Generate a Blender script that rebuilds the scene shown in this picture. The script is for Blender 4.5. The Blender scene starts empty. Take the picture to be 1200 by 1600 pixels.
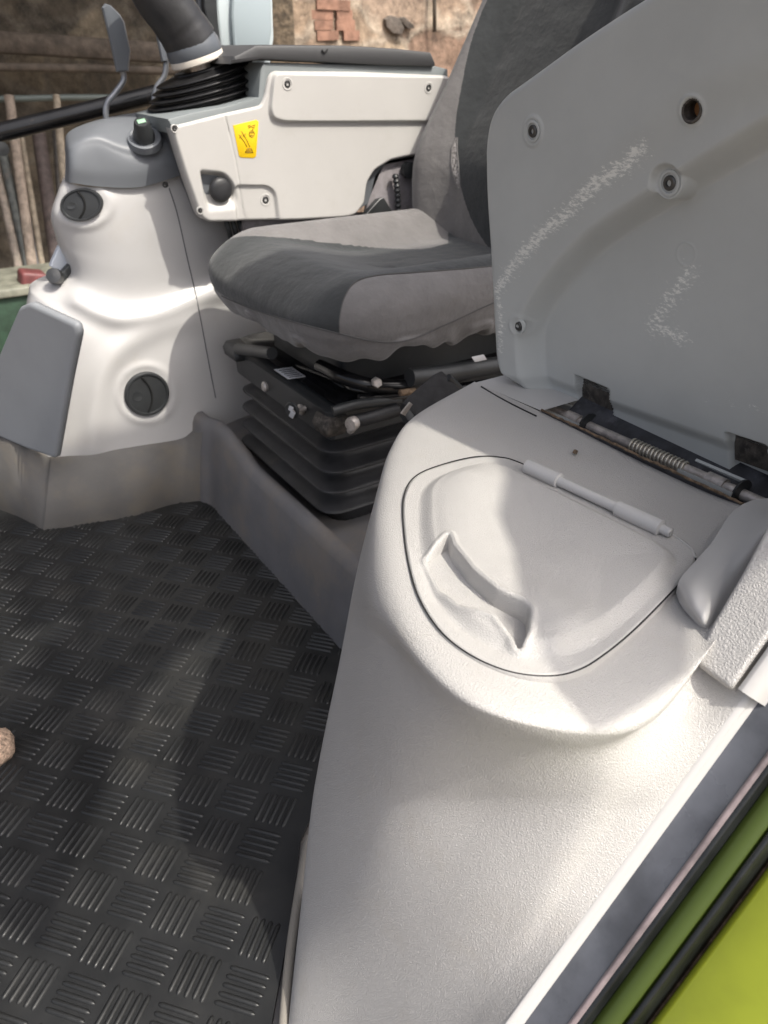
import bpy, math, random
import numpy as np
from mathutils import Vector, Matrix, Euler
random.seed(4); rng = np.random.RandomState(4)
S = bpy.context.scene
COL = S.collection
# ------------------------------------------------------------------ camera
H, HD, PT, FP = .95, math.radians(33), math.radians(31), 1200.
CAM = np.array([0, 0, H])
R_ = np.array([math.cos(HD), -math.sin(HD), 0]); FH = np.array([math.sin(HD), math.cos(HD), 0]); Z_ = np.array([0, 0, 1.])
F_ = FH*math.cos(PT)-Z_*math.sin(PT); U_ = FH*math.sin(PT)+Z_*math.cos(PT)
cd = bpy.data.cameras.new('camera'); cam = bpy.data.objects.new('camera', cd); COL.objects.link(cam)
cam.matrix_world = Matrix(((R_[0], U_[0], -F_[0], 0), (R_[1], U_[1], -F_[1], 0), (R_[2], U_[2], -F_[2], H), (0, 0, 0, 1)))
cd.sensor_fit = 'HORIZONTAL'; cd.sensor_width = 27; cd.lens = 27; cd.clip_end = 400; cd.clip_start = .02
cd.dof.use_dof = True; cd.dof.focus_distance = .88; cd.dof.aperture_fstop = 8
S.camera = cam
# ------------------------------------------------------------------ sky, sun, exposure
SUN = Vector((.22, -.55, .80)).normalized()
w = bpy.data.worlds.new("World"); S.world = w; w.use_nodes = True
nt = w.node_tree; bg = nt.nodes['Background']
sky = nt.nodes.new('ShaderNodeTexSky'); sky.sky_type = 'NISHITA'; sky.sun_disc = False
sky.sun_elevation = math.asin(SUN.z); sky.sun_rotation = math.atan2(SUN.x, SUN.y)
sky.dust_density = 6.0; sky.air_density = .6; sky.ozone_density = .4
hs = nt.nodes.new('ShaderNodeHueSaturation'); hs.inputs['Saturation'].default_value = .5   # sky colour desaturated to take out blue
nt.links.new(sky.outputs[0], hs.inputs['Color']); nt.links.new(hs.outputs[0], bg.inputs[0]); bg.inputs[1].default_value = .148
sd = bpy.data.lights.new('sun', 'SUN'); so = bpy.data.objects.new('sun', sd); COL.objects.link(so)
sd.energy = 2.1; sd.angle = math.radians(.9); sd.color = (1, .95, .84)
so.rotation_euler = (-SUN).to_track_quat('-Z', 'Y').to_euler(); so.location = (0, -3, 4)
S.view_settings.view_transform = 'Standard'; S.view_settings.look = 'None'
S.view_settings.exposure = .85; S.view_settings.gamma = 1; S.view_settings.use_curve_mapping = False
S.render.resolution_x = 768; S.render.resolution_y = 1024

# ------------------------------------------------------------------ rays from photo pixels onto real planes of the cab
def ray(x, y): return F_+(x-600)/FP*R_+(800-y)/FP*U_
def pz(x, y, h=0): d = ray(x, y); return CAM+d*(h-H)/d[2]
def px_(x, y, X): d = ray(x, y); return CAM+d*X/d[0]
def py_(x, y, Y): d = ray(x, y); return CAM+d*Y/d[1]
class Plane:
    def __init__(s, o, ex, ey):
        s.o = np.array(o, float); s.ex = np.array(ex, float); s.ex /= np.linalg.norm(s.ex)
        s.ey = np.array(ey, float); s.ey -= s.ex*(s.ey@s.ex); s.ey /= np.linalg.norm(s.ey); s.n = np.cross(s.ex, s.ey)
    def hit(s, x, y):
        d = ray(x, y); t = ((s.o-CAM)@s.n)/(d@s.n); return CAM+d*t
    def uv(s, x, y): p = s.hit(x, y)-s.o; return np.array([p@s.ex, p@s.ey])
    def uvs(s, pts): return np.array([s.uv(*p) for p in pts])
    def P(s, u, v, h=0): return s.o+s.ex*u+s.ey*v+s.n*h
def smooth(t): t = np.clip(t, 0, 1); return t*t*(3-2*t)
def segd(P, poly, closed=False):
    P = np.asarray(P, float); A = np.asarray(poly, float); B = np.roll(A, -1, 0)
    if not closed: A = A[:-1]; B = B[:-1]
    best = np.full(len(P), 1e9)
    for a, b in zip(A, B):
        ab = b-a; t = np.clip(((P-a)@ab)/max(ab@ab, 1e-12), 0, 1); best = np.minimum(best, np.linalg.norm(P-a-t[:, None]*ab, axis=1))
    return best
def inside(P, poly):
    P = np.asarray(P); poly = np.asarray(poly); c = np.zeros(len(P), bool); n = len(poly); j = n-1
    for i in range(n):
        a, b = poly[i], poly[j]
        m = ((a[1] > P[:, 1]) != (b[1] > P[:, 1])) & (P[:, 0] < (b[0]-a[0])*(P[:, 1]-a[1])/(b[1]-a[1]+1e-15)+a[0]); c ^= m; j = i
    return c
def sdist(P, poly): d = segd(P, poly, True); return np.where(inside(P, poly), d, -d)   # + inside
def crom(pts, n, closed=False):
    p = np.asarray(pts, float); N = len(p); out = []
    segs = N if closed else N-1
    for k in range(n):
        t = k/(n if closed else n-1)*segs; i = min(int(t), segs-1); f = t-i
        g = lambda q: p[q % N] if closed else p[min(max(q, 0), N-1)]
        a, b, c, d = g(i-1), g(i), g(i+1), g(i+2)
        if not closed:
            if i == 0: a = 2*b-c
            if i == N-2: d = 2*c-b
        out.append(.5*((2*b)+(-a+c)*f+(2*a-5*b+4*c-d)*f*f+(-a+3*b-3*c+d)*f**3))
    return np.array(out)
def rounded(poly, r, k=6):
    """round the corners of a 2D polygon; r a number or a list"""
    poly = np.asarray(poly, float); out = []; n = len(poly)
    for i in range(n):
        p0, p, p1 = poly[i-1], poly[i], poly[(i+1) % n]; rr = r[i] if hasattr(r, '__len__') else r
        a = p0-p; b = p1-p; la, lb = np.linalg.norm(a), np.linalg.norm(b); q = min(rr, la*.48, lb*.48)
        A = p+a/la*q; B = p+b/lb*q
        for j in range(k+1): t = j/k; out.append((1-t)**2*A+2*t*(1-t)*p+t*t*B)
    return np.array(out)
def resample(poly, n):
    p = np.vstack([poly, poly[:1]]); d = np.r_[0, np.cumsum(np.linalg.norm(np.diff(p, axis=0), axis=1))]
    t = np.linspace(0, d[-1], n, endpoint=False); return np.stack([np.interp(t, d, p[:, i]) for i in range(p.shape[1])], 1)

# ------------------------------------------------------------------ object helpers
def root(name, loc, label, cat, group=None, kind=None):
    o = bpy.data.objects.new(name, None); COL.objects.link(o); o.location = loc; o.empty_display_size = .05
    o['label'] = label; o['category'] = cat
    if group: o['group'] = group
    if kind: o['kind'] = kind
    return o
def wloc(o):
    v = Vector(o.location)
    return v
ORG = {}
def mesh(name, V, Fc, mat, parent=None, label=None, cat=None, group=None, kind=None, flat=False, attr=None, sharp=None):
    V = np.asarray(V, float)
    if parent is None: org = np.array([(V[:, 0].min()+V[:, 0].max())/2, (V[:, 1].min()+V[:, 1].max())/2, V[:, 2].min()])
    else: org = np.zeros(3)
    me = bpy.data.meshes.new(name); me.from_pydata((V-org).tolist(), [], [tuple(int(i) for i in f) for f in Fc]); me.update()
    o = bpy.data.objects.new(name, me); COL.objects.link(o); me.materials.append(mat)
    if not flat:
        for p in me.polygons: p.use_smooth = True
        if sharp: me.set_sharp_from_angle(angle=math.radians(sharp))
    if attr is not None:
        a = me.attributes.new('wear', 'FLOAT', 'POINT'); a.data.foreach_set('value', np.asarray(attr, np.float32))
    if parent is None:
        o.location = org; ORG[o.name] = org
    else:
        po = ORG.get(parent.name, None)
        if po is None: po = np.array(parent.location); ORG[parent.name] = po
        me.transform(Matrix.Translation(-Vector(po))); o.parent = parent; ORG[o.name] = po
    if label: o['label'] = label
    if cat: o['category'] = cat
    if group: o['group'] = group
    if kind: o['kind'] = kind
    return o
class MB:
    def __init__(s): s.V = []; s.F = []
    def add(s, V, Fc): b = len(s.V); s.V += [tuple(v) for v in V]; s.F += [tuple(i+b for i in f) for f in Fc]; return s
    def build(s, name, mat, parent=None, **k): return mesh(name, s.V, s.F, mat, parent, **k)
def tube_g(pts, r, seg=10, cap=True):
    pts = [np.array(p, float) for p in pts]; V = []; Fc = []; n = len(pts); rr = r if hasattr(r, '__len__') else [r]*n
    up = None
    for i in range(n):
        t = pts[min(i+1, n-1)]-pts[max(i-1, 0)]; t /= np.linalg.norm(t)+1e-12
        if up is None:
            up = np.array([0, 0, 1.]) if abs(t[2]) < .9 else np.array([1., 0, 0])
        up = up-t*(up@t); up /= np.linalg.norm(up)+1e-12; b = np.cross(t, up)
        for k in range(seg): a = 2*math.pi*k/seg; V.append(pts[i]+rr[i]*(math.cos(a)*up+math.sin(a)*b))
    for i in range(n-1):
        for k in range(seg): k2 = (k+1) % seg; Fc.append((i*seg+k, i*seg+k2, (i+1)*seg+k2, (i+1)*seg+k))
    if cap: Fc.append(tuple(range(seg))[::-1]); Fc.append(tuple((n-1)*seg+k for k in range(seg)))
    return V, Fc
def tube(name, pts, r, mat, parent=None, seg=12, **k):
    V, Fc = tube_g(pts, r, seg); return mesh(name, V, Fc, mat, parent, sharp=50, **k)
def lathe_g(o, n, prof, seg=28, cap0=True):
    """prof: list of (radius, height along n)"""
    n = np.array(n, float); n /= np.linalg.norm(n); a = np.array([0, 0, 1.]) if abs(n[2]) < .9 else np.array([1., 0, 0])
    a = a-n*(a@n); a /= np.linalg.norm(a); b = np.cross(n, a); V = []; Fc = []
    for (r, h) in prof:
        for k in range(seg): t = 2*math.pi*k/seg; V.append(np.array(o)+n*h+r*(math.cos(t)*a+math.sin(t)*b))
    m = len(prof)
    for i in range(m-1):
        for k in range(seg): k2 = (k+1) % seg; Fc.append((i*seg+k, i*seg+k2, (i+1)*seg+k2, (i+1)*seg+k))
    if cap0: Fc.append(tuple(range(seg))[::-1])
    Fc.append(tuple((m-1)*seg+k for k in range(seg))); return V, Fc
def lathe(name, o, n, prof, mat, parent=None, seg=28, cap0=True, **k):
    V, Fc = lathe_g(o, n, prof, seg, cap0); return mesh(name, V, Fc, mat, parent, sharp=40, **k)
def prism_g(P0, n, d, bev=.002):
    """P0: 3D loop on the front, n outward normal, d thickness behind; bevelled front"""
    P0 = np.asarray(P0, float); n = np.array(n, float)/np.linalg.norm(n); N = len(P0)
    c = P0.mean(0); t = np.roll(P0, -1, 0)-np.roll(P0, 1, 0); inn = np.cross(n, t); ln = np.linalg.norm(inn, axis=1)[:, None]; inn = inn/np.maximum(ln, 1e-9)
    area = sum(np.cross(P0[i]-c, P0[(i+1) % N]-c)@n for i in range(N))
    if area < 0: inn = -inn
    loops = [P0-n*d, P0-n*bev, P0-n*bev*.3+inn*bev*.3, P0+inn*bev]; V = np.vstack(loops); Fc = []
    for i in range(3):
        for k in range(N): k2 = (k+1) % N; Fc.append((i*N+k, i*N+k2, (i+1)*N+k2, (i+1)*N+k))
    Fc.append(tuple(3*N+k for k in range(N))); Fc.append(tuple(range(N))[::-1])
    if area < 0: Fc = [f[::-1] for f in Fc]
    return V, Fc
def prism(name, P0, n, d, mat, parent=None, bev=.002, **k):
    V, Fc = prism_g(P0, n, d, bev); return mesh(name, V, Fc, mat, parent, sharp=35, **k)
def box_g(c, s, rot=None, b=.0):
    c = np.array(c, float); s = np.array(s, float)/2; M = np.array(Euler(rot).to_matrix()) if rot is not None else np.eye(3)
    V = [c+M@(s*np.array(q)) for q in [(-1, -1, -1), (1, -1, -1), (1, 1, -1), (-1, 1, -1), (-1, -1, 1), (1, -1, 1), (1, 1, 1), (-1, 1, 1)]]
    return V, [(0, 3, 2, 1), (4, 5, 6, 7), (0, 1, 5, 4), (1, 2, 6, 5), (2, 3, 7, 6), (3, 0, 4, 7)]
def box(name, c, s, mat, parent=None, rot=None, bev=.003, **k):
    V, Fc = box_g(c, s, rot); o = mesh(name, V, Fc, mat, parent, **k)
    if bev: m = o.modifiers.new('b', 'BEVEL'); m.width = bev; m.segments = 3
    return o
def plate(name, pl, outline, mat, parent=None, hf=None, n=300, rings=80, thick=.02, edge=.004, cen=None, wear=None, back=True, **k):
    """fine-meshed moulded panel in plane pl; outline in plane uv, hf(uv)->height"""
    o = resample(np.asarray(outline, float), n); c = o.mean(0) if cen is None else np.array(cen); UV = []; Hh = []
    ts = list(np.linspace(.015, 1, rings)); ts[-1] = 1
    m = [c[None]+t*(o-c) for t in ts]; UV = np.vstack(m)
    h = hf(UV) if hf is not None else np.zeros(len(UV)); d = segd(UV, o, True)
    q = np.clip(1-d/edge, 0, 1); h = h-edge*(1-np.sqrt(np.maximum(0, 1-q*q)))
    V = pl.o+UV[:, :1]*pl.ex+UV[:, 1:]*pl.ey+h[:, None]*pl.n
    hc = hf(c[None])[0] if hf is not None else 0
    V = np.vstack([V, (pl.P(c[0], c[1], hc))[None]]); Fc = []; R = rings
    for i in range(R-1):
        for j in range(n): j2 = (j+1) % n; Fc.append((i*n+j, i*n+j2, (i+1)*n+j2, (i+1)*n+j))
    cc = R*n
    for j in range(n): Fc.append((cc, j, (j+1) % n))
    ar = np.sum(o[:, 0]*np.roll(o[:, 1], -1)-np.roll(o[:, 0], -1)*o[:, 1])
    bk = V[(R-1)*n:R*n]-pl.n*thick; b0 = len(V); V = np.vstack([V, bk])
    for j in range(n): j2 = (j+1) % n; Fc.append(((R-1)*n+j, (R-1)*n+j2, b0+j2, b0+j))
    if back: Fc.append(tuple(b0+j for j in range(n))[::-1])
    if ar > 0: Fc = [f[::-1] if i < (R-1)*n or (i >= (R-1)*n+n) else f for i, f in enumerate(Fc)]
    # consistent orientation via bmesh
    at = None
    if wear is not None: at = np.r_[wear(UV), [0]*(len(V)-len(UV))]
    ob = mesh(name, V, Fc, mat, parent, attr=at, **k); fixn(ob); return ob
def fixn(ob):
    import bmesh
    bm = bmesh.new(); bm.from_mesh(ob.data); bmesh.ops.recalc_face_normals(bm, faces=bm.faces); bm.to_mesh(ob.data); bm.free()
def patch(name, rows, axis, mat, parent=None, nu=80, nv=80, df=None, solid=.004, **k):
    """rows of (px,py,val): a smooth surface through those points, each at its own real depth val on the given axis"""
    A = np.array(rows, float); fn = dict(x=px_, y=py_, z=pz)[axis]
    B = np.array([crom(r, nu) for r in A]); Cc = np.array([crom(B[:, j], nv) for j in range(nu)])  # nu,nv,3
    V = []
    q = Cc.reshape(-1, 3); add = df(q[:, :2]) if df is not None else np.zeros(len(q))
    V = [fn(a, b, c+e) for (a, b, c), e in zip(q, add)]
    Fc = [(i*nv+j, i*nv+j+1, (i+1)*nv+j+1, (i+1)*nv+j) for i in range(nu-1) for j in range(nv-1)]
    o = mesh(name, V, Fc, mat, parent, **k)
    if solid: m = o.modifiers.new('s', 'SOLIDIFY'); m.thickness = solid; m.offset = 0
    return o
def loft(name, loops, mat, parent=None, cap=True, closed=True, **k):
    L = np.array(loops); m, n = L.shape[:2]; V = L.reshape(-1, 3)
    Fc = [(i*n+j, i*n+(j+1) % n, (i+1)*n+(j+1) % n, (i+1)*n+j) for i in range(m-1) for j in range(n if closed else n-1)]
    if cap: Fc.append(tuple(range(n))[::-1]); Fc.append(tuple((m-1)*n+j for j in range(n)))
    o = mesh(name, V, Fc, mat, parent, **k)
    return o

# ------------------------------------------------------------------ materials
def M(name, col, rough=.5, metal=0, bump=None, spec=.5, mottle=None, dirt=None, wear=None, coat=0, sheen=0, rvar=0):
    """bump: list of (kind, scale, strength, distance)  mottle: (scale, amount)  dirt: (colour, scale, lo, hi)"""
    m = bpy.data.materials.new(name); m.use_nodes = True; t = m.node_tree; N = t.nodes; L = t.links; b = N['Principled BSDF']
    b.inputs['Roughness'].default_value = rough; b.inputs['Metallic'].default_value = metal
    b.inputs['Specular IOR Level'].default_value = spec; b.inputs['Coat Weight'].default_value = coat; b.inputs['Sheen Weight'].default_value = sheen
    tc = N.new('ShaderNodeTexCoord'); cs = None
    def rgb(c): n = N.new('ShaderNodeRGB'); n.outputs[0].default_value = (*c, 1); return n.outputs[0]
    def noise(sc, det=5, ro=.6, src=None):
        n = N.new('ShaderNodeTexNoise'); n.inputs['Scale'].default_value = sc; n.inputs['Detail'].default_value = det; n.inputs['Roughness'].default_value = ro
        L.new(src or tc.outputs['Object'], n.inputs['Vector']); return n.outputs['Fac']
    def ramp(src, lo, hi, a=0, c=1):
        n = N.new('ShaderNodeMapRange'); n.inputs[1].default_value = lo; n.inputs[2].default_value = hi; n.inputs[3].default_value = a; n.inputs[4].default_value = c
        n.interpolation_type = 'SMOOTHSTEP'; L.new(src, n.inputs[0]); return n.outputs[0]
    def mix(f, a, c):
        n = N.new('ShaderNodeMix'); n.data_type = 'RGBA'; L.new(f, n.inputs[0]); L.new(a, n.inputs[6]); L.new(c, n.inputs[7]); return n.outputs[2]
    def mul(a, c):
        n = N.new('ShaderNodeMath'); n.operation = 'MULTIPLY'; L.new(a, n.inputs[0])
        if isinstance(c, (int, float)): n.inputs[1].default_value = c
        else: L.new(c, n.inputs[1])
        return n.outputs[0]
    cur = rgb(col)
    if mottle:
        sc, am = mottle; cur = mix(ramp(noise(sc), .3, .7), rgb([c*(1-am) for c in col]), rgb([min(1, c*(1+am)) for c in col]))
    if dirt:
        for (dc, sc, lo, hi, am) in (dirt if isinstance(dirt, list) else [dirt]):
            cur = mix(mul(ramp(noise(sc, 8, .7), lo, hi), am), cur, rgb(dc))
    if wear:
        a = N.new('ShaderNodeAttribute'); a.attribute_name = 'wear'
        mpn = N.new('ShaderNodeMapping'); mpn.inputs['Rotation'].default_value = (math.radians(38), 0, 0); mpn.inputs['Scale'].default_value = (1, .6, 1.5); L.new(tc.outputs['Object'], mpn.inputs[0])
        nz = noise(wear[1], 6, .75, mpn.outputs[0]); s2 = N.new('ShaderNodeMath'); s2.operation = 'ADD'; L.new(nz, s2.inputs[0]); L.new(mul(a.outputs['Fac'], wear[2]), s2.inputs[1])
        f = mul(ramp(s2.outputs[0], .63, .76), ramp(a.outputs['Fac'], 0, .12)); cur = mix(f, cur, rgb(wear[0]))
    L.new(cur, b.inputs['Base Color'])
    if rvar: L.new(ramp(noise(9), .3, .7, rough-rvar, rough+rvar), b.inputs['Roughness'])
    nrm = None
    for (kind, sc, st, dist) in (bump or []):
        bp = N.new('ShaderNodeBump'); bp.inputs['Strength'].default_value = st; bp.inputs['Distance'].default_value = dist
        if kind == 'leather':
            dn = N.new('ShaderNodeTexNoise'); dn.inputs['Scale'].default_value = sc*.5; dn.inputs['Detail'].default_value = 3; L.new(tc.outputs['Object'], dn.inputs['Vector'])
            ma = N.new('ShaderNodeVectorMath'); ma.operation = 'MULTIPLY_ADD'; L.new(dn.outputs['Color'], ma.inputs[0]); ma.inputs[1].default_value = (2.2/sc,)*3; L.new(tc.outputs['Object'], ma.inputs[2])
            v = N.new('ShaderNodeTexVoronoi'); v.feature = 'DISTANCE_TO_EDGE'; v.inputs['Scale'].default_value = sc; L.new(ma.outputs[0], v.inputs['Vector'])
            src = ramp(v.outputs['Distance'], 0, .32)
        elif kind == 'weave':
            v = N.new('ShaderNodeTexVoronoi'); v.inputs['Scale'].default_value = sc; L.new(tc.outputs['Object'], v.inputs['Vector']); src = v.outputs['Distance']
        else: src = noise(sc, 4)
        L.new(src, bp.inputs['Height'])
        if nrm is not None: L.new(nrm, bp.inputs['Normal'])
        nrm = bp.outputs[0]
    if nrm is not None: L.new(nrm, b.inputs['Normal'])
    return m
LEATHER = [('noise', 60, .15, .001), ('leather', 500, .5, .0009)]
m_con = M('pale grained plastic', (.49, .475, .46), .42, bump=LEATHER, mottle=(5, .03), dirt=[((.44, .40, .34), 12, .52, .8, .35), ((.74, .73, .70), 240, .70, .76, .4), ((.3, .26, .2), 230, .74, .8, .6)])
m_conb = M('coarse grained plastic', (.50, .485, .47), .42, bump=[('noise', 60, .15, .001), ('leather', 340, .45, .0010)], mottle=(5, .03))
m_hatch = M('hatch plastic', (.49, .475, .46), .42, bump=[('noise', 700, .4, .0010), ('leather', 480, .4, .0011)], mottle=(6, .03), dirt=[((.4, .36, .3), 40, .66, .85, .3)])
m_sm = M('pale smooth plastic', (.50, .49, .48), .38, bump=[('noise', 900, .08, .0004)])
m_white = M('white plastic', (.51, .50, .495), .34, bump=[('noise', 900, .10, .0004)], mottle=(3, .04), dirt=[((.42, .39, .34), 9, .52, .8, .3), ((.25, .22, .18), 160, .72, .8, .4)])
m_arm = M('armrest panel plastic', (.50, .485, .465), .45, bump=[('noise', 900, .12, .0005)], mottle=(4, .04), dirt=[((.36, .34, .3), 10, .52, .8, .3), ((.2, .18, .15), 150, .73, .8, .4)])
m_flap = M('grey flap plastic', (.47, .485, .475), .46, bump=[('noise', 800, .16, .0005)], mottle=(6, .05), wear=((.78, .78, .74), 200, .215), dirt=[((.5, .5, .48), 14, .55, .8, .4)])
m_blue = M('mid grey plastic', (.28, .293, .31), .42, bump=[('noise', 900, .1, .0004)], mottle=(5, .05))
m_cap = M('grey cap plastic', (.15, .16, .175), .45, bump=[('noise', 900, .12, .0004)], mottle=(8, .04))
m_skirt = M('dirty grey skirting', (.105, .100, .095), .6, bump=[('noise', 500, .2, .0006)], mottle=(9, .12), dirt=[((.15, .128, .10), 7, .42, .7, .8), ((.2, .18, .15), 60, .62, .75, .35)])
m_ped = M('scuffed grey moulding', (.145, .142, .148), .5, bump=[('noise', 500, .2, .0006)], mottle=(9, .1), dirt=[((.20, .175, .15), 7, .42, .7, .8), ((.32, .30, .27), 70, .62, .75, .4)])
m_dark = M('dark plastic', (.028, .03, .032), .42, bump=[('noise', 700, .1, .0005)], mottle=(14, .2))
m_black = M('gloss black paint', (.008, .008, .009), .22, mottle=(20, .3), dirt=[((.09, .07, .05), 40, .6, .8, .4)])
m_lid = M('charcoal lid plastic', (.062, .062, .065), .5, bump=[('noise', 700, .12, .0005)])
m_rub = M('bellows rubber', (.022, .022, .024), .48, bump=[('noise', 90, .2, .002), ('noise', 600, .15, .0005)], mottle=(16, .3), dirt=[((.10, .085, .06), 20, .6, .8, .35)], rvar=.08)
m_mat = M('black rubber mat', (.015, .0155, .016), .46, bump=[('noise', 40, .2, .002), ('noise', 900, .12, .0004)], mottle=(7, .25), dirt=[((.06, .056, .048), 4.5, .47, .72, .3), ((.25, .24, .22), 330, .77, .8, .7)], rvar=.12, spec=.45)
m_fabd = M('dark seat cloth', (.040, .043, .045), .92, bump=[('weave', 1300, .35, .0006), ('noise', 13, .45, .012)], mottle=(14, .12), sheen=.25, spec=.2, dirt=[((.13, .12, .115), 24, .6, .9, .25)])
m_fabl = M('light seat cloth', (.165, .157, .155), .95, bump=[('weave', 1300, .4, .0006), ('noise', 16, .5, .012)], mottle=(14, .1), sheen=.3, spec=.2, dirt=[((.14, .12, .10), 11, .55, .8, .4)])
m_steel = M('worn steel', (.50, .46, .43), .42, metal=.45, mottle=(60, .3), dirt=[((.16, .11, .07), 40, .5, .75, .5)])
m_screw = M('screw metal', (.10, .10, .10), .35, metal=.8)
m_grime = M('grimy pocket', (.060, .052, .045), .75, bump=[('noise', 150, .6, .003)], mottle=(90, .6), dirt=[((.20, .18, .16), 130, .55, .7, .5)])
m_trough = M('dusty black trough', (.035, .036, .042), .5, mottle=(30, .5), dirt=[((.14, .14, .16), 40, .5, .75, .5)])
m_rust = M('brown crusted edge', (.16, .11, .07), .85, mottle=(120, .5), bump=[('noise', 300, .5, .002)])
m_yel = M('yellow sticker', (.80, .52, .01), .35)
m_ink = M('sticker ink', (.30, .17, .01), .6)
m_wtag = M('white sticker', (.6, .6, .62), .5)
m_cream = M('cream collar', (.62, .57, .50), .5)
m_gap = M('dark seam', (.02, .02, .02), .9)
m_green = M('lime paint', (.30, .345, .02), .4, mottle=(9, .12), coat=.3, bump=[('noise', 500, .15, .0005)], dirt=[((.5, .5, .3), 300, .70, .78, .5), ((.20, .22, .05), 16, .5, .8, .5)])
m_seal = M('black door seal', (.012, .013, .013), .25, mottle=(20, .4), dirt=[((.16, .15, .14), 190, .7, .78, .5)], bump=[('noise', 60, .2, .001)])
m_sill = M('grey sill plate', (.075, .079, .092), .33, mottle=(14, .35), dirt=[((.28, .28, .28), 240, .72, .78, .7), ((.03, .03, .035), 22, .58, .75, .6)], rvar=.12)
m_pink = M('pink sill highlight', (.19, .155, .16), .35, mottle=(30, .3))
m_orange = M('orange brown backing', (.35, .16, .06), .7)
m_brk = M('bracket plate', (.25, .23, .24), .6, mottle=(20, .2), dirt=[((.12, .1, .09), 30, .5, .7, .6)])
m_pale = M('pale blue grey trim', (.50, .56, .58), .4)
m_ltrim = M('grey trim inner', (.20, .22, .225), .5)
m_lever = M('lever grip grey', (.10, .11, .125), .4)

def screw(o, n, r, mat_cup, parent, cup=True):
    s = lathe('screw', o, n, [(r*.72, -.003), (r*.72, .0005), (r*.62, .0016), (r*.34, .0017), (r*.30, -.001), (r*.01, -.001)], m_screw, parent, seg=20)
    if cup: lathe('screw_cup', o, n, [(r*1.25, -.004), (r*1.25, .0006), (r*1.1, .0012), (r*.95, .0008), (r*.85, -.002), (r*.8, -.003)], mat_cup, s, seg=24)
    return s

# ================================================================== SETTING
# ground, barn wall, unseen shade slab
GZ = -1.15
V = [(-60, -60, GZ), (60, -60, GZ), (60, 60, GZ), (-60, 60, GZ)]
m_ground = M('yard earth', (.16, .13, .10), .9, mottle=(3, .3), bump=[('noise', 8, .6, .05)])
g = mesh('ground', V, [(0, 1, 2, 3)], m_ground, kind='structure')

def stone_mat(name, cols, mortar, sc=(3.2, 5.2), brick=False, bs=1.):
    m = bpy.data.materials.new(name); m.use_nodes = True; N = m.node_tree.nodes; L = m.node_tree.links; b = N['Principled BSDF']; b.inputs['Roughness'].default_value = .9
    tc = N.new('ShaderNodeTexCoord'); mp = N.new('ShaderNodeMapping'); L.new(tc.outputs['Object'], mp.inputs[0]); mp.inputs['Scale'].default_value = (sc[0], 1, sc[1])
    nz = N.new('ShaderNodeTexNoise'); nz.inputs['Scale'].default_value = 4; nz.inputs['Detail'].default_value = 4; L.new(tc.outputs['Object'], nz.inputs['Vector'])
    ad = N.new('ShaderNodeVectorMath'); ad.operation = 'MULTIPLY_ADD'; L.new(nz.outputs['Color'], ad.inputs[0]); ad.inputs[1].default_value = (.9,)*3; L.new(mp.outputs[0], ad.inputs[2])
    v = N.new('ShaderNodeTexVoronoi'); v.inputs['Scale'].default_value = 1; L.new(ad.outputs[0], v.inputs['Vector'])
    e = N.new('ShaderNodeTexVoronoi'); e.feature = 'DISTANCE_TO_EDGE'; e.inputs['Scale'].default_value = 1; L.new(ad.outputs[0], e.inputs['Vector'])
    cr = N.new('ShaderNodeValToRGB'); cr.color_ramp.elements[0].color = (*cols[0], 1); cr.color_ramp.elements[1].color = (*cols[-1], 1)
    for i, c in enumerate(cols[1:-1]): q = cr.color_ramp.elements.new((i+1)/(len(cols)-1)); q.color = (*c, 1)
    sp = N.new('ShaderNodeSeparateColor'); L.new(v.outputs['Color'], sp.inputs[0]); L.new(sp.outputs[0], cr.inputs[0])
    n2 = N.new('ShaderNodeTexNoise'); n2.inputs['Scale'].default_value = 9; n2.inputs['Detail'].default_value = 9; n2.inputs['Roughness'].default_value = .75; L.new(tc.outputs['Object'], n2.inputs['Vector'])
    mr = N.new('ShaderNodeMapRange'); L.new(n2.outputs['Fac'], mr.inputs[0]); mr.inputs[1].default_value = .35; mr.inputs[2].default_value = .68; mr.inputs[3].default_value = .35; mr.inputs[4].default_value = 1.5
    mx = N.new('ShaderNodeMix'); mx.data_type = 'RGBA'; er = N.new('ShaderNodeMapRange'); L.new(e.outputs['Distance'], er.inputs[0]); er.inputs[1].default_value = .02; er.inputs[2].default_value = .12
    L.new(er.outputs[0], mx.inputs[0]); mx.inputs[6].default_value = (*mortar, 1); L.new(cr.outputs[0], mx.inputs[7])
    mm = N.new('ShaderNodeMix'); mm.data_type = 'RGBA'; mm.blend_type = 'MULTIPLY'; mm.inputs[0].default_value = 1; L.new(mx.outputs[2], mm.inputs[6]); L.new(mr.outputs[0], mm.inputs[7])
    L.new(mm.outputs[2], b.inputs['Base Color'])
    bp = N.new('ShaderNodeBump'); bp.inputs['Strength'].default_value = .8; bp.inputs['Distance'].default_value = .04; L.new(mx.outputs[2], bp.inputs['Height']); bp2 = N.new('ShaderNodeBump'); bp2.inputs['Distance'].default_value = .03; L.new(n2.outputs['Fac'], bp2.inputs['Height']); L.new(bp.outputs[0], bp2.inputs['Normal']); L.new(bp2.outputs[0], b.inputs['Normal'])
    return m
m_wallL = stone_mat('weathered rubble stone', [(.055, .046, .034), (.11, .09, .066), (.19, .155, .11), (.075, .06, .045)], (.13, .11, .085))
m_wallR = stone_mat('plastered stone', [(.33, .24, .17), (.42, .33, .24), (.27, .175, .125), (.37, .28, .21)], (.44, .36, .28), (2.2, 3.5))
m_wood = M('weathered timber', (.095, .075, .058), .85, mottle=(14, .4), bump=[('noise', 40, .6, .01)])
m_brick = M('red brick', (.27, .15, .105), .9, mottle=(14, .3), bump=[('noise', 60, .6, .01)])
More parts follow.
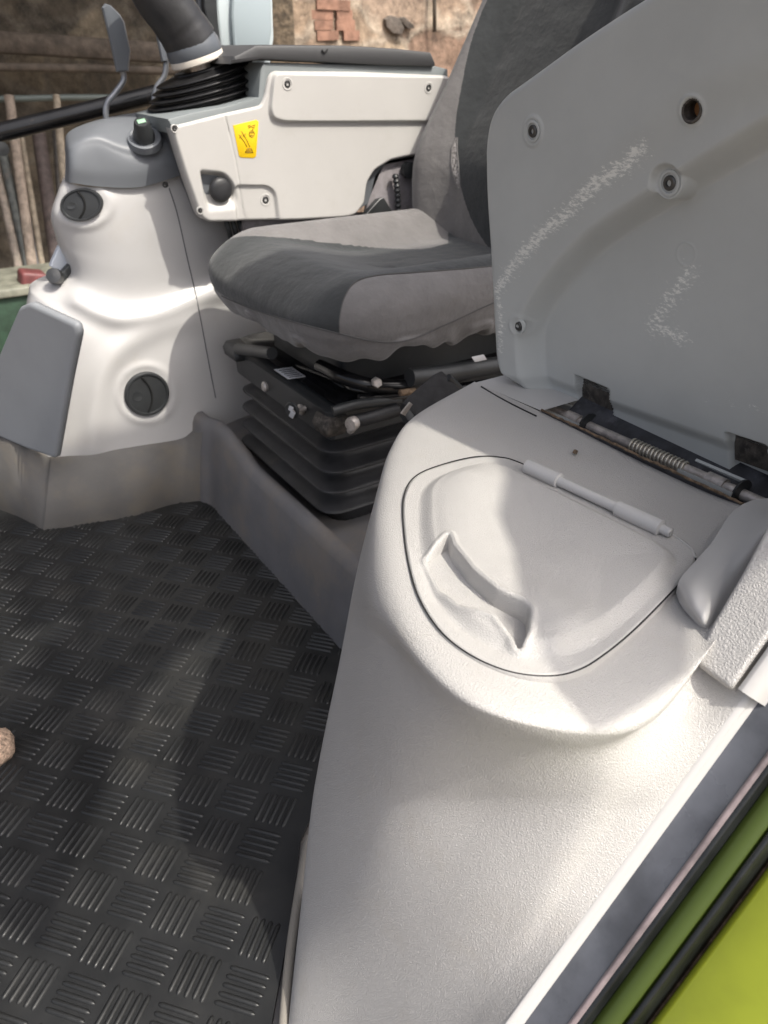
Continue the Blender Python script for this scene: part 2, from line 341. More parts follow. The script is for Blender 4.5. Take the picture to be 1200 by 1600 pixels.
m_soot = M('dark stone', (.12, .10, .085), .9, mottle=(14, .4), bump=[('noise', 30, .6, .02)])
WY = 4.5
def ww(x, y, Y=WY): return py_(x, y, Y)
def rough_slab(name, x0, x1, y0, z0, z1, mat, thick=.3, amp=.03, nx=90, nz=60, **k):
    V = []; Fc = []
    nz_ = rng.rand(nz//3+2, nx//3+2)
    for i in range(nx):
        for j in range(nz):
            a, b = i/3, j/3; ia, ib = int(a), int(b); fa, fb = smooth(a-ia), smooth(b-ib)
            h = (nz_[ib, ia]*(1-fa)+nz_[ib, ia+1]*fa)*(1-fb)+(nz_[ib+1, ia]*(1-fa)+nz_[ib+1, ia+1]*fa)*fb
            V.append((x0+(x1-x0)*i/(nx-1), y0-h*amp, z0+(z1-z0)*j/(nz-1)))
    for i in range(nx-1):
        for j in range(nz-1): Fc.append((i*nz+j, (i+1)*nz+j, (i+1)*nz+j+1, i*nz+j+1))
    b0 = len(V); V += [(x0, y0+thick, z0), (x1, y0+thick, z0), (x1, y0+thick, z1), (x0, y0+thick, z1)]
    Fc += [(b0+1, b0, b0+3, b0+2), (0, nz-1, b0+3, b0), ((nx-1)*nz+nz-1, (nx-1)*nz, b0+1, b0+2), tuple([i*nz+nz-1 for i in range(nx)])+(b0+2, b0+3), tuple([i*nz for i in range(nx)])[::-1]+(b0, b0+1)]
    return mesh(name, V, Fc, mat, flat=True, **k)
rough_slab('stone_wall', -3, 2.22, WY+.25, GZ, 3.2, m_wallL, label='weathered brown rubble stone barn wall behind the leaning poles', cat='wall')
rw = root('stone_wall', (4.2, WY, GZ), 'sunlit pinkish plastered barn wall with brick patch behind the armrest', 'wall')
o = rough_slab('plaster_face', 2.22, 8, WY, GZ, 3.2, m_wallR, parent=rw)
# bricks patch and dark stones on the sunlit wall (surface of the wall)
mb = MB()
for r, row in enumerate([(488, 548, 548, 8), (486, 522, 548, 24), (486, 519, 552, 40), (500, 530, 560, 56)]):
    for (a, b_) in ((row[0]+(r % 2)*-8, row[1]-3), (row[1]+1, row[2])):
        if b_-a < 6: continue
        p = ww(a, row[3]-7); q = ww(b_, row[3]+6); c = (p+q)/2; mb.add(*box_g((c[0]+rng.uniform(-.01, .01), WY+.008+rng.uniform(-.006, .006), c[2]), (abs(q[0]-p[0])*rng.uniform(.8, 1), .06, .045+.008*rng.rand()), rot=(0, rng.uniform(-.03, .03), 0)))
        mb
mb.build('brick_patch', m_brick, rw, flat=True)
for (pts) in ([(603, 30), (612, 24), (625, 28), (632, 44), (628, 54), (615, 52), (605, 42)], [(624, 30), (632, 26), (646, 38), (648, 44), (638, 45)]):
    P0 = [ww(a, b_, WY-.05) for a, b_ in pts]; prism('dark_stone', P0, (0, -1, 0), .04, m_soot, rw, bev=.004)
mb = MB(); mb.add(*tube_g([ww(679, -30, WY-.06), ww(679, 50, WY-.06)], .012)); mb.build('crack_pipe', m_wood, rw)
# wall quoin (dark upright by the trim)
p = ww(437, 30, 4.3); box('timber_post', (p[0], 4.35, .9), (.16, .14, 4.1), M('dark old timber', (.10, .075, .05), .9, mottle=(30, .6), bump=[('noise', 25, .7, .02)]), bev=.02, label='dark upright timber post at the corner of the two barn walls', cat='post')
# unseen slab added above the left wall to keep it dim
box('wall_shade_slab', (-.7, 3.55, 2.7), (5.6, 2.6, .08), m_wood, bev=.01, label='unseen timber slab added overhead to shade the rubble wall', cat='shade blocker')
# horizontal rails on wall
def beam(name, a, b_, r, Y, mat, **k): p, q = ww(*a, Y), ww(*b_, Y); d = q-p; tube(name, [p-d*.8, p, (p+q)/2+np.array([0, 0, .004]), q, q+d*.25], r, mat, seg=10, **k)
p = ww(-100, 62, 4.4); q = ww(300, 88, 4.4)
V, Fc = box_g(((p[0]+q[0])/2+.1, 4.42, (p[2]+q[2])/2), (q[0]-p[0]+1, .14, .09), rot=(0, math.atan2(p[2]-q[2], q[0]-p[0]), 0)); o = mesh('timber_beam', V, Fc, m_wood, label='rough horizontal timber beam on the rubble wall above the poles', cat='beam')
o.modifiers.new('b', 'BEVEL').width = .012
beam('timber_rail', (-60, 104), (300, 112), .018, 4.3, m_wood, label='thin brown timber rail just below the rough wall beam', cat='rail')
beam('metal_rail', (-60, 156), (250, 152), .014, 4.25, M('green grey rail', (.11, .13, .12), .5), label='green-grey horizontal rail the poles lean against', cat='rail')
cols = [(.25, .21, .175), (.09, .095, .09), (.17, .17, .175), (.28, .225, .18), (.11, .10, .09), (.085, .065, .06), (.27, .225, .17), (.13, .125, .115)]
pl = [((14, 150), (52, 430), .024, 3, 'thick pale tan pole with a blunt top, leaning on the wall'), ((-12, 232), (34, 440), .020, 0, 'pale flaking pole, leftmost of the leaning poles'), ((-4, 200), (50, 445), .022, 1, 'dark green-grey pole behind the pale flaking pole'),
      ((22, 225), (62, 450), .020, 2, 'silver-grey pole between the two tan poles'), ((32, 205), (70, 440), .015, 6, 'slim cream pole leaning beside the silver-grey pole'), ((58, 190), (92, 430), .034, 5, 'wide dark brown board-like pole leaning right of the cream pole'),
      ((66, 280), (88, 440), .010, 7, 'thin grey rod in front of the dark brown pole'), ((88, 205), (104, 430), .020, 4, 'dull brown pole nearest the white console'), ((88, 150), (100, 285), .018, 6, 'short cream timber stub beside the grey console cap')]
for i, (a, b_, r, c, lb) in enumerate(pl):
    p, q = ww(*a, 4.2), ww(*b_, 3.95); q = p+(q-p)*1.0; d = q-p; q2 = p+d*((GZ-p[2])/d[2]) if i != 8 else q
    mm_ = M('pole wood', cols[c], .75, mottle=(30, .3), dirt=[((.12, .09, .07), 14, .55, .7, .6)], bump=[('noise', 60, .4, .006)])
    tube('leaning_pole', [p, p*.6+q2*.4+np.array([0, 0, 0]), q2], [r*.9, r, r], mm_, seg=10, label=lb, cat='pole', group='poles leaning on the barn wall')
# green bin and red item
p = ww(10, 470, 3.6)
bn = root('green_crate', (p[0]-.1, 3.6, p[2]-.35), 'dark green crate standing behind the white console at the wall', 'crate')
m_bin = M('green crate', (.022, .05, .03), .6, mottle=(16, .4))
box('crate_wall', (p[0]-.1, 3.6, p[2]-.15), (.9, .35, .42), m_bin, bn, bev=.01)
box('crate_rim', (p[0]-.1, 3.6, p[2]+.075), (.94, .39, .035), M('pale rim', (.2, .2, .16), .6, mottle=(20, .3)), bn, bev=.008)
p = ww(50, 436, 3.5); box('red_can', (p[0], 3.5, p[2]), (.10, .1, .07), M('faded red', (.16, .05, .05), .5, mottle=(20, .3)), rot=(0, .2, 0), bev=.015, label='small faded red container on the rim of the green crate', cat='container')
cp = ww(50, 436, 3.5)

# ================================================================== FLOOR
fl = mesh('cab_floor', [(-1.2, .05, -.012), (.75, .05, -.012), (.75, 2.3, -.012), (-1.2, 2.3, -.012)], [(0, 1, 2, 3)], m_ped, kind='structure')
fm = root('floor_mat', (.1, 1.1, -.008), 'black rubber floor mat with raised five-bar chequer pattern', 'floor mat')
mb = MB()
c0 = pz(274, 1429, 0)[:2]; eA = np.array([.655, -.755]); eA /= np.linalg.norm(eA); eB = np.array([-eA[1], eA[0]]); PS = .0612
outl = np.array([(-1.1, .30), (.02, .30)] + [tuple(pz(x, y, 0)[:2]) for x, y in ((424, 1600), (452, 1450), (470, 1310), (520, 1200), (560, 1010), (560, 960))] + [(.56, 1.62), (.30, 1.70), (.14, 1.74), (.02, 2.1), (-1.1, 2.1)])
V = [(x, y, 0.0) for x, y in outl]+[(x, y, -.008) for x, y in outl]; n = len(outl)
mesh('mat_sheet', V, [tuple(range(n))]+[(i, (i+1) % n, n+(i+1) % n, n+i) for i in range(n)], m_mat, fm, flat=True)
sec = [(-1, 0), (-.75, .55), (-.3, .95), (.3, .95), (.75, .55), (1, 0)]
inn = outl.mean(0)+(outl-outl.mean(0))*.985
for i in range(-14, 30):
    for j in range(-22, 26):
        c = c0+eA*PS*i+eB*PS*j
        if c[0] < -.62 or c[1] < .33 or c[1] > 2.0 or c[0] > .56: continue
        if not inside(c[None], inn)[0]: continue
        a, b_ = (eB, eA) if (i+j) % 2 == 0 else (eA, eB)      # rib direction, stacking direction
        for k in range(5):
            cc = c+b_*(k-2)*.0103+a*rng.uniform(-.0006, .0006); L_ = .0262; w_ = .0034; hh = .0030
            if not inside(np.array([cc+a*L_, cc-a*L_]), inn).all(): continue
            st = [(-1, .15), (-.94, .7), (-.8, 1), (.8, 1), (.94, .7), (1, .15)]; Vv = []; Ff = []
            for (t, s_) in st:
                for (q, hz) in sec: pnt = cc+a*L_*t+b_*w_*q*s_; Vv.append((pnt[0], pnt[1], hz*hh*s_-.0001))
            for u in range(5):
                for v in range(5): Ff.append((u*6+v, u*6+v+1, (u+1)*6+v+1, (u+1)*6+v))
            mb.add(Vv, Ff)
o = mb.build('mat_ribs', m_mat, fm)
fixn(o)
# tan lump at left edge
p = pz(-9, 1180, 0); V, Fc = lathe_g((p[0], p[1], .0), (0, 0, 1), [(.030, 0), (.034, .012), (.030, .03), (.018, .042), (.002, .045)], 24)
V = [np.array(v)+rng.normal(0, .0016, 3) for v in V]; mesh('stone_lump', V, Fc, M('tan grit', (.42, .30, .22), .95, mottle=(200, .5), bump=[('noise', 300, .8, .004)]), label='rough tan lump at the left edge of the rubber floor mat', cat='lump')

# ================================================================== FAR WHITE CONSOLE
fc = root('side_console', (.35, 1.75, 0), 'tall white front console with two round air vents and grey kick panel', 'console')
Yc = 1.70
def con_df(q):
    # ridge sweeping around the lower vent
    K = crom([(120, 470), (150, 487), (190, 498), (240, 490), (300, 470), (360, 452)], 40)
    K2 = crom([(146, 700), (150, 640), (162, 585), (190, 545), (235, 517), (300, 497)], 40)
    d1 = segd(q, K); d2 = segd(q, K2)
    a = -.016*np.exp(-(d1/16)**2); b_ = -.011*np.exp(-(d2/20)**2)
    d3 = np.linalg.norm((q-np.array([128, 320]))/np.array([1.3, 1]), axis=1); c = -.004*np.exp(-((d3-34)/7)**2)
    d4 = np.linalg.norm(q-np.array([229, 615]), axis=1); e = -.004*np.exp(-((d4-44)/6)**2)
    return a+b_+c+e
rows = [[(100, 275, 1.80), (104, 283, 1.73), (140, 292, 1.70), (200, 292, 1.69), (250, 284, 1.69), (300, 270, 1.70), (400, 240, 1.73)],
        [(90, 300, 1.80), (94, 305, 1.73), (140, 312, 1.695), (200, 315, 1.685), (258, 310, 1.685), (320, 300, 1.70), (420, 290, 1.73)],
        [(80, 335, 1.82), (84, 342, 1.745), (128, 352, 1.70), (200, 360, 1.685), (268, 355, 1.685), (335, 345, 1.70), (430, 340, 1.73)],
        [(88, 375, 1.84), (95, 382, 1.76), (132, 400, 1.715), (200, 412, 1.69), (280, 400, 1.69), (350, 390, 1.70), (440, 390, 1.73)],
        [(98, 415, 1.86), (106, 425, 1.78), (135, 445, 1.725), (200, 462, 1.695), (292, 450, 1.69), (360, 440, 1.70), (450, 440, 1.73)],
        [(52, 440, 1.86), (62, 455, 1.78), (130, 485, 1.71), (200, 500, 1.68), (302, 490, 1.68), (370, 480, 1.70), (460, 480, 1.73)],
        [(44, 460, 1.86), (52, 472, 1.78), (122, 520, 1.69), (200, 545, 1.665), (315, 530, 1.67), (385, 525, 1.70), (465, 520, 1.73)],
        [(34, 520, 1.86), (44, 530, 1.78), (112, 580, 1.682), (200, 605, 1.655), (325, 580, 1.665), (395, 570, 1.70), (470, 560, 1.73)],
        [(20, 600, 1.86), (30, 610, 1.78), (98, 655, 1.68), (200, 670, 1.65), (335, 625, 1.665), (400, 610, 1.70), (475, 600, 1.73)],
        [(10, 680, 1.86), (18, 690, 1.78), (86, 718, 1.68), (200, 710, 1.65), (318, 700, 1.66), (400, 690, 1.70), (480, 680, 1.73)]]
patch('console_body', rows, 'y', m_white, fc, nu=160, nv=160, df=con_df, solid=0)
# seam line
sm = crom([(261, 285), (276, 330), (292, 400), (308, 470), (325, 560), (337, 622)], 40)
def con_y(x, y):
    A = np.array(rows); best = None
    # inverse look-up on a dense grid
    return None
_B = np.array([crom(r, 160) for r in np.array(rows, float)]); _G = np.array([crom(_B[:, j], 160) for j in range(160)]).reshape(-1, 3); _G[:, 2] += con_df(_G[:, :2])
def con_p(x, y, off=0):
    i = np.argmin((_G[:, 0]-x)**2+(_G[:, 1]-y)**2); j = np.argsort((_G[:, 0]-x)**2+(_G[:, 1]-y)**2)[:6]; return py_(x, y, _G[j, 2].mean()-off)
tube('panel_seam', [con_p(x, y, .0003) for x, y in sm], .0013, M('panel joint line', (.12, .12, .13), .8), fc, seg=6)
# vents
def vent(cx, cy, w_, h_, tilt, n=0, d=0, sq=0):
    nn = np.cross(con_p(cx+w_*.45, cy)-con_p(cx-w_*.45, cy), con_p(cx, cy+h_*.45)-con_p(cx, cy-h_*.45)); nn /= np.linalg.norm(nn)
    if nn@(CAM-con_p(cx, cy)) < 0: nn = -nn
    o3 = con_p(cx, cy, 0)+nn*d
    r = w_/2*(o3-CAM)@F_/FP
    v = lathe('air_vent', o3, nn, [(r*1.0, -.02), (r*1.0, .003), (r*.95, .006), (r*.88, .006), (r*.84, .003), (r*.5, .0035), (r*.02, .0045)], m_dark, fc, seg=48)
    a = np.array([0, 0, 1.]); a = a-nn*(a@nn); a /= np.linalg.norm(a); b_ = np.cross(nn, a)
    pts = [o3+nn*.0052+a*r*t*.8+b_*r*(.30*(1-t*t)-.12)*-1 for t in np.linspace(-1, 1, 20)]
    tube('vent_slot', pts, .0022, M('slot black', (.004, .004, .004), .9), v, seg=6)
    lathe('finger_dimple', o3+b_*r*.45*-1*-1, nn, [(r*.22, .002), (r*.22, .0052), (r*.15, .0048), (r*.01, .0042)], m_dark, v, seg=20)
    if sq:
        m_ = (py_(cx-.42*20, cy-.9*20, 1.7)-py_(cx, cy, 1.7)); m_ -= nn*(m_@nn); m_ /= np.linalg.norm(m_)
        for ob in [v]+list(v.children):
            for q in ob.data.vertices:
                w_l = np.array(q.co)+ORG[ob.name]-o3; q.co = Vector(np.array(q.co)-m_*(w_l@m_)*(1-sq))
    return v
vent(229, 615, 70, 64, 0, 0, .003)
o3 = vent(128, 320, 66, 50, 0, 0, .0030, .70)
# grey cap of the console
cap_rows = [[(104, 230, 1.86), (110, 205, 1.84), (150, 188, 1.84), (200, 178, 1.84), (262, 172, 1.84), (330, 168, 1.84)],
            [(101, 232, 1.80), (107, 208, 1.78), (150, 191, 1.77), (200, 186, 1.77), (262, 180, 1.77), (330, 176, 1.77)],
            [(102, 240, 1.74), (110, 224, 1.71), (150, 208, 1.70), (200, 222, 1.69), (262, 215, 1.69), (330, 205, 1.70)],
            [(102, 250, 1.73), (112, 238, 1.695), (150, 226, 1.685), (205, 244, 1.675), (265, 238, 1.675), (330, 230, 1.69)],
            [(102, 265, 1.73), (114, 262, 1.69), (160, 264, 1.68), (215, 266, 1.67), (268, 255, 1.67), (330, 250, 1.69)],
            [(101, 283, 1.73), (114, 286, 1.695), (160, 292, 1.685), (220, 292, 1.675), (280, 275, 1.675), (335, 260, 1.69)]]
patch('console_cap', cap_rows, 'y', m_cap, fc, nu=80, nv=80, solid=0)
K = py_(150, 232, 1.686)
# rotary knob in dished seat
ks = py_(225, 212, 1.675); n_ = np.array([-.2, -.55, .8]); n_ /= np.linalg.norm(n_)
kn = root('rotary_knob', ks, 'small black rotary knob with pale green mark on the grey console cap', 'knob')
lathe('knob_seat', ks-n_*.004, n_, [(.034, -.012), (.032, .001), (.028, .002), (.024, -.001), (.002, -.002)], m_cap, kn, seg=40)
lathe('knob_body', ks, n_, [(.021, -.004), (.021, .006), (.018, .012), (.015, .030), (.013, .033), (.001, .033)], m_dark, kn, seg=32)
a_ = np.cross(n_, [1, 0, 0]); a_ /= np.linalg.norm(a_); b_ = np.cross(n_, a_)
prism('knob_mark', [ks+n_*.0345+a_*u*.005+b_*v*.008 for u, v in ((-1, -1), (1, -1), (1, 1), (-1, 1))], n_, .003, M('green mark', (.30, .50, .34), .4), kn, bev=.0008)
p = con_p(258, 289, .001); screw(p, (-.1, -1, 0), .008, m_white, fc)
# kick panel (grey, left front corner)
kp = Plane(np.array([.163, 1.68, .2]), (.43, -.9, 0), (0, 0, 1))
ol = kp.uvs([(-60, 658), (-60, 640), (-4, 560), (30, 480), (46, 473), (118, 506), (122, 520), (108, 590), (86, 717), (40, 701), (0, 684)])
if kp.n@(CAM-kp.o) < 0: kp.n = -kp.n
def kphf(uv): return -.004*smooth((segd(uv, kp.uvs([(92, 492), (118, 507), (122, 525), (104, 590), (86, 716)]))*-1+.010)/.006)
plate('kick_panel', kp, rounded(ol, .007, 4), m_blue, fc, n=240, rings=40, thick=.010, edge=.004)
# latch at left shoulder
q = py_(92, 432, 1.79)
lt = root('door_latch', q, 'small grey and silver latch on the left shoulder of the white console', 'latch')
lathe('latch_knob', py_(86, 432, 1.76), (-.4, -.8, .4), [(.014, -.02), (.017, 0), (.015, .012), (.002, .014)], m_screw, lt, seg=20)
box('latch_plate', py_(96, 405, 1.80), (.035, .02, .05), M('latch pale', (.62, .66, .72), .35), lt, rot=(0, .6, 0), bev=.004)
box('latch_arm', py_(100, 428, 1.775), (.016, .02, .045), m_dark, lt, rot=(0, .9, 0), bev=.003)
# skirting under the console
sk = [[(-60, 655), (-10, 678), (30, 694), (76, 716), (84, 718), (150, 711), (220, 704), (280, 695), (300, 688), (320, 672)],
      [(-60, 770), (-10, 792), (30, 808), (64, 826), (74, 828), (140, 818), (210, 806), (262, 790), (300, 784), (328, 782)]]
bot = np.array([pz(x, y, 0) for x, y in sk[1]]); top = []
for (x, y), b_ in zip(sk[0], bot):
    # vertical (slightly battered) wall over the foot line
    d = ray(x, y); dn = np.array([-.3, -.95, 0.]) if x > 60 else np.array([-.9, -.43, 0.]); t = ((b_-CAM)@dn)/(d@dn); top.append(CAM+d*t)
top = np.array(top); L0 = np.array([crom(bot, 80), crom(bot*.97+top*.03, 80), crom(top, 80)]); bk = L0[2]+np.array([.02, .1, 0])
loft('console_skirting', [L0[0], L0[1], L0[2], bk], m_skirt, fc, cap=False, closed=False)

# ================================================================== SEAT PEDESTAL MOULDING
pdm = root('seat_pedestal', (.75, 1.3, 0), 'scuffed grey moulded plinth under the driver seat bellows', 'plinth')
sect = [(.525, 0), (.53, .06), (.54, .14), (.548, .19), (.554, .204), (.564, .212), (.576, .212), (.590, .190), (.602, .158), (1.3, .150)]
loops = []
for Y in (.70, .9, 1.0, 1.2, 1.38, 1.44, 1.52, 1.58, 1.62, 1.70):
    sh = 0.012*math.exp(-((Y-1.58)/.05)**2); hz = -.03*smooth((1.50-Y)/.12) if Y < 1.6 else 0
    off = -.015 if Y > 1.6 else 0
    loops.append([(x+off, Y, max(0, z_+(hz if z_ > .1 else 0))) for x, z_ in sect])
A_ = np.array(loops); A_ = np.array([crom(A_[:, j], 60) for j in range(A_.shape[1])])
loft('plinth_moulding', A_, m_ped, pdm, cap=False, closed=False)

# ================================================================== SUSPENSION + SEAT
st = root('driver_seat', (.85, 1.3, .2), 'grey and charcoal cloth driver seat with black suspension bellows', 'seat')
def rrect(x0, x1, y0, y1, r, z, n=96, zf=None):
    p = resample(rounded([(x0, y0), (x1, y0), (x1, y1), (x0, y1)], r, 8), n); return np.c_[p, np.full(len(p), z)]
loops = []; zs = [.298, .258, .217, .176]
loops.append(rrect(.642, 1.04, 1.165, 1.53, .03, .335))
for i, z_ in enumerate(zs):
    k = i*.005
    for (dz, ex) in ((.015, -.026), (.006, -.009), (.0018, .001), (-.0018, .001), (-.006, -.012), (-.013, -.030)):
        loops.append(rrect(.612-ex-k, 1.06+ex, 1.135-ex-k, 1.555+ex, .045, z_+dz))
loops.append(rrect(.64, 1.05, 1.16, 1.54, .04, .145)); loops.append(rrect(.63, 1.05, 1.15, 1.545, .04, .10))
bl = loft('suspension_bellows', loops, m_rub, st); 
sb = bl.modifiers.new('s', 'SUBSURF'); sb.levels = 1; sb.render_levels = 1
# raised maker's lettering, too worn to read
mb = MB()
for r in range(2):
    for k in range(9):
        if rng.rand() < .15: continue
        p = px_(462+k*4.6+r*6, 752+k*4.4+r*9, .614); mb.add(*box_g(p, (.004, .0045, .0016+.003*rng.rand()), rot=(0, 0, 0)))
mb.build('embossed_marks', m_rub, bl)
# steel pan under the seat
pan = loft('suspension_frame', [rrect(.628, 1.05, 1.14, 1.55, .012, .322), rrect(.616, 1.06, 1.13, 1.56, .012, .332), rrect(.614, 1.06, 1.128, 1.56, .012, .385), rrect(.62, 1.06, 1.134, 1.555, .012, .389), rrect(.70, 1.0, 1.2, 1.5, .012, .389)], m_dark, st, sharp=40)
loft('upper_plate', [rrect(.635, 1.10, 1.11, 1.57, .02, .395), rrect(.63, 1.10, 1.105, 1.575, .02, .401), rrect(.64, 1.09, 1.11, 1.57, .02, .405)], m_black, st, sharp=40)
def T(name, pix, ax, val, r, mat, par=st, **k):
    fn = dict(x=px_, y=py_, z=pz)[ax]; vals = val if hasattr(val, '__len__') else [val]*len(pix)
    return tube(name, crom([fn(a, b_, v) for (a, b_), v in zip(pix, vals)], max(8, 6*len(pix))), r, mat, par, **k)
# pull bars, levers, bolts at the front of the suspension
T('lock_bar', [(372, 545), (395, 548), (425, 552)], 'x', .60, .012, m_dark)
T('slide_tube', [(500, 572), (545, 592), (600, 604), (700, 600)], 'y', [1.22, 1.12, 1.08, 1.07], .013, m_black)
T('slide_tube', [(420, 545), (440, 566), (480, 578), (530, 596), (560, 610), (640, 612)], 'y', [1.45, 1.40, 1.3, 1.18, 1.10, 1.07], .005, m_black)
T('seat_rail', [(560, 625), (640, 618), (760, 600)], 'y', [1.09, 1.07, 1.07], .010, m_black)
T('seat_rail', [(640, 590), (700, 583), (780, 570)], 'y', [1.06, 1.06, 1.06], .017, m_dark)
T('adjuster_handle', [(545, 660), (580, 652), (622, 640)], 'y', [1.085, 1.07, 1.06], .012, m_rub)
T('adjuster_handle', [(520, 642), (560, 632), (625, 625)], 'y', [1.09, 1.08, 1.07], .009, m_dark)
lathe('lever_end', py_(549, 663, 1.07), (-.8, -.4, 0), [(.012, -.01), (.013, 0), (.011, .004), (.001, .005)], m_steel, st, seg=20)
lathe('lock_bolt', py_(548, 672, 1.08), (-.8, -.4, -.2), [(.006, -.01), (.007, 0), (.006, .005), (.001, .006)], m_steel, st, seg=6)
lathe('hex_bolt', py_(589, 598, 1.065), (-.3, -.9, .2), [(.009, -.01), (.009, .004), (.007, .007), (.001, .007)], m_steel, st, seg=6)
for (x, y) in ((414, 604), (470, 640)):
    p = px_(x, y, .612); lathe('pan_bolt', p, (-1, 0, 0), [(.010, -.004), (.011, .002), (.008, .005), (.001, .005)], m_steel, st, seg=24)
p = px_(470, 640, .602); lathe('key_stem', p, (-1, -.1, 0), [(.005, -.01), (.005, .018), (.002, .020)], m_steel, st, seg=16)
lathe('key_knob', px_(456, 641, .585), (-1, -.5, .1), [(.015, -.003), (.016, 0), (.014, .003), (.001, .003)], m_dark, st, seg=24)
prism('knob_symbol', [px_(x, y, .578) for x, y in ((452, 634), (458, 637), (457, 642), (461, 646), (457, 654), (451, 650), (454, 643), (450, 640))], (-1, -.4, .1), .002, m_wtag, st, bev=.0003)
tb = loft('lock_clamp', [rrect(.604, .645, 1.12, 1.17, .008, .345), rrect(.60, .65, 1.115, 1.175, .01, .36), rrect(.606, .65, 1.12, 1.17, .01, .378)], m_grime, st)
tb = loft('lock_clamp', [rrect(.596, .635, 1.50, 1.57, .008, .375), rrect(.594, .64, 1.50, 1.575, .01, .39), rrect(.60, .64, 1.51, 1.57, .01, .402)], m_dark, st)
# paper tag on the pan top
tg = prism('rating_sticker', [pz(x, y, .407) for x, y in ((428, 577), (456, 573), (478, 588), (450, 592))], (0, 0, 1), .0008, m_wtag, st, bev=.0003)
mb = MB()
for k in range(5):
    a = pz(436+k*4, 579+k*2.6, .4082); b_ = pz(456+k*4, 576.5+k*2.6, .4082); mb.add(*tube_g([a, b_], .0006, 4))
mb.build('sticker_lines', m_gap, tg)
prism('side_sticker', [py_(x, y, 1.035) for x, y in ((737, 558), (756, 554), (761, 562), (742, 566))], (0, -1, 0), .0008, m_wtag, st, bev=.0003)
T('rust_patch', [(625, 614), (648, 611)], 'y', 1.05, .006, m_rust)

box('under_seat_core', (.90, 1.33, .30), (.45, .30, .34), m_dark, st, bev=.01)
rp = box('rear_bulkhead', (1.42, 1.2, .28), (.03, 1.1, .62), m_dark, bev=.005, label='dark rear bulkhead low behind the driver seat', cat='panel')
# cushion as one smooth padded form, cut into its cloth panels
N_ = 800
def outl_c(ins, zt):
    x0, x1, y0, y1 = .562+ins, 1.26-ins, 1.045+ins, 1.575-ins
    p = resample(rounded([(x0+.012, y0), (x1, y0), (x1, y1), (x0, y1), ], [.12, .12, .12, .11], 14), N_)
    z = np.full(N_, zt); return np.c_[p, z]
def shape(L):
    x, y, z = L[:, 0], L[:, 1], L[:, 2]
    lift = .0
    # far side bolster and slight dish, front rolls down, rear of cushion lower
    tt = smooth((z-.53)/.08)
    b1 = .018*np.exp(-((y-1.53)/.05)**2); b2 = .010*np.exp(-((y-1.09)/.06)**2)
    roll = -.022*smooth((.68-x)/.12)
    dish = -.038*smooth((x-.66)/.22)*smooth((y-1.10)/.08)*smooth((1.52-y)/.08)
    return np.c_[x, y, z+tt*(b1+b2+roll+dish)]
prof = [(.05, .496), (.03, .497), (.016, .502), (.008, .510), (.003, .520), (.0, .533), (-.004, .545), (-.006, .56), (-.006, .575), (-.002, .59), (.006, .602), (.016, .611), (.03, .618), (.05, .622), (.08, .624), (.12, .623), (.18, .621), (.24, .620)]
pp = crom(prof, 200); loops = []
for (ins, z_) in pp:
    L = outl_c(ins, z_)
    if z_ < .540:
        ang = np.arctan2(L[:, 1]-1.3, L[:, 0]-.9); wv = (np.sin(ang*11)+.6*np.sin(ang*23+1)+.5*np.sin(ang*37+2))*.007*smooth((.540-z_)/.03); c = np.array([.9, 1.3]); d = L[:, :2]-c; L[:, :2] += d/np.linalg.norm(d, axis=1)[:, None]*wv[:, None]; L[:, 2] += wv*1.2
    loops.append(shape(L))
L = np.array(loops); m_, n_2 = L.shape[:2]
def pix(P):
    v = P-CAM; d = v@F_; return np.c_[600+1200*(v@R_)/d, 800-1200*(v@U_)/d]
def split_panels(L, polys, mats, names, default, par, closed=True):
    m_, n_ = L.shape[:2]; V = L.reshape(-1, 3); Q = pix(V); faces = [(i*n_+j, i*n_+(j+1) % n_, (i+1)*n_+(j+1) % n_, (i+1)*n_+j) for i in range(m_-1) for j in range(n_ if closed else n_-1)]
    fc_ = np.array([Q[list(f)].mean(0) for f in faces]); cls = np.full(len(faces), -1)
    for k, pf in enumerate(polys): cls[pf(fc_, V, faces)] = k
    nrm = None
    out = []
    for k in range(-1, len(polys)):
        idx = np.where(cls == k)[0]
        if not len(idx): continue
        fs = [faces[i] for i in idx]; used = sorted({v for f in fs for v in f}); mp = {v: i for i, v in enumerate(used)}
        nm, mt = (names[k], mats[k]) if k >= 0 else default
        ob = mesh(nm, V[used], [tuple(mp[v] for v in f) for f in fs], mt, par); out.append(ob)
    # shared smooth normals
    me = bpy.data.meshes.new('t'); me.from_pydata(V.tolist(), [], faces); me.update(); vn = np.zeros(len(V)*3); me.vertices.foreach_get('normal', vn); vn = vn.reshape(-1, 3)
    kk = 0
    for k in range(-1, len(polys)):
        idx = np.where(cls == k)[0]
        if not len(idx): continue
        used = sorted({v for f in [faces[i] for i in idx] for v in f}); out[kk].data.normals_split_custom_set_from_vertices([tuple(vn[u]) for u in used]); kk += 1
    bpy.data.meshes.remove(me)
    return out
near_poly = crom([(530, 522), (531, 495), (538, 465), (556, 440), (590, 430), (640, 426), (720, 420), (790, 414)], 50)
near_poly = np.vstack([near_poly, [(900, 380), (900, 700), (500, 700)]])
skl = crom([(300, 440), (345, 462), (400, 485), (470, 506), (530, 521), (590, 534), (640, 531), (700, 506), (770, 474), (860, 440)], 80)
sk_poly = np.vstack([skl, [(900, 700), (250, 700)]])
far_poly = np.vstack([crom([(300, 420), (326, 398), (348, 377), (385, 369), (450, 372), (520, 380), (590, 387), (660, 389), (700, 380)], 60), [(700, 250), (300, 250)]])
def f_skirt(fcx, V, F): z = np.array([V[list(f), 2].mean() for f in F]); return (z < .5345) | (inside(fcx, sk_poly) & (z < .60))
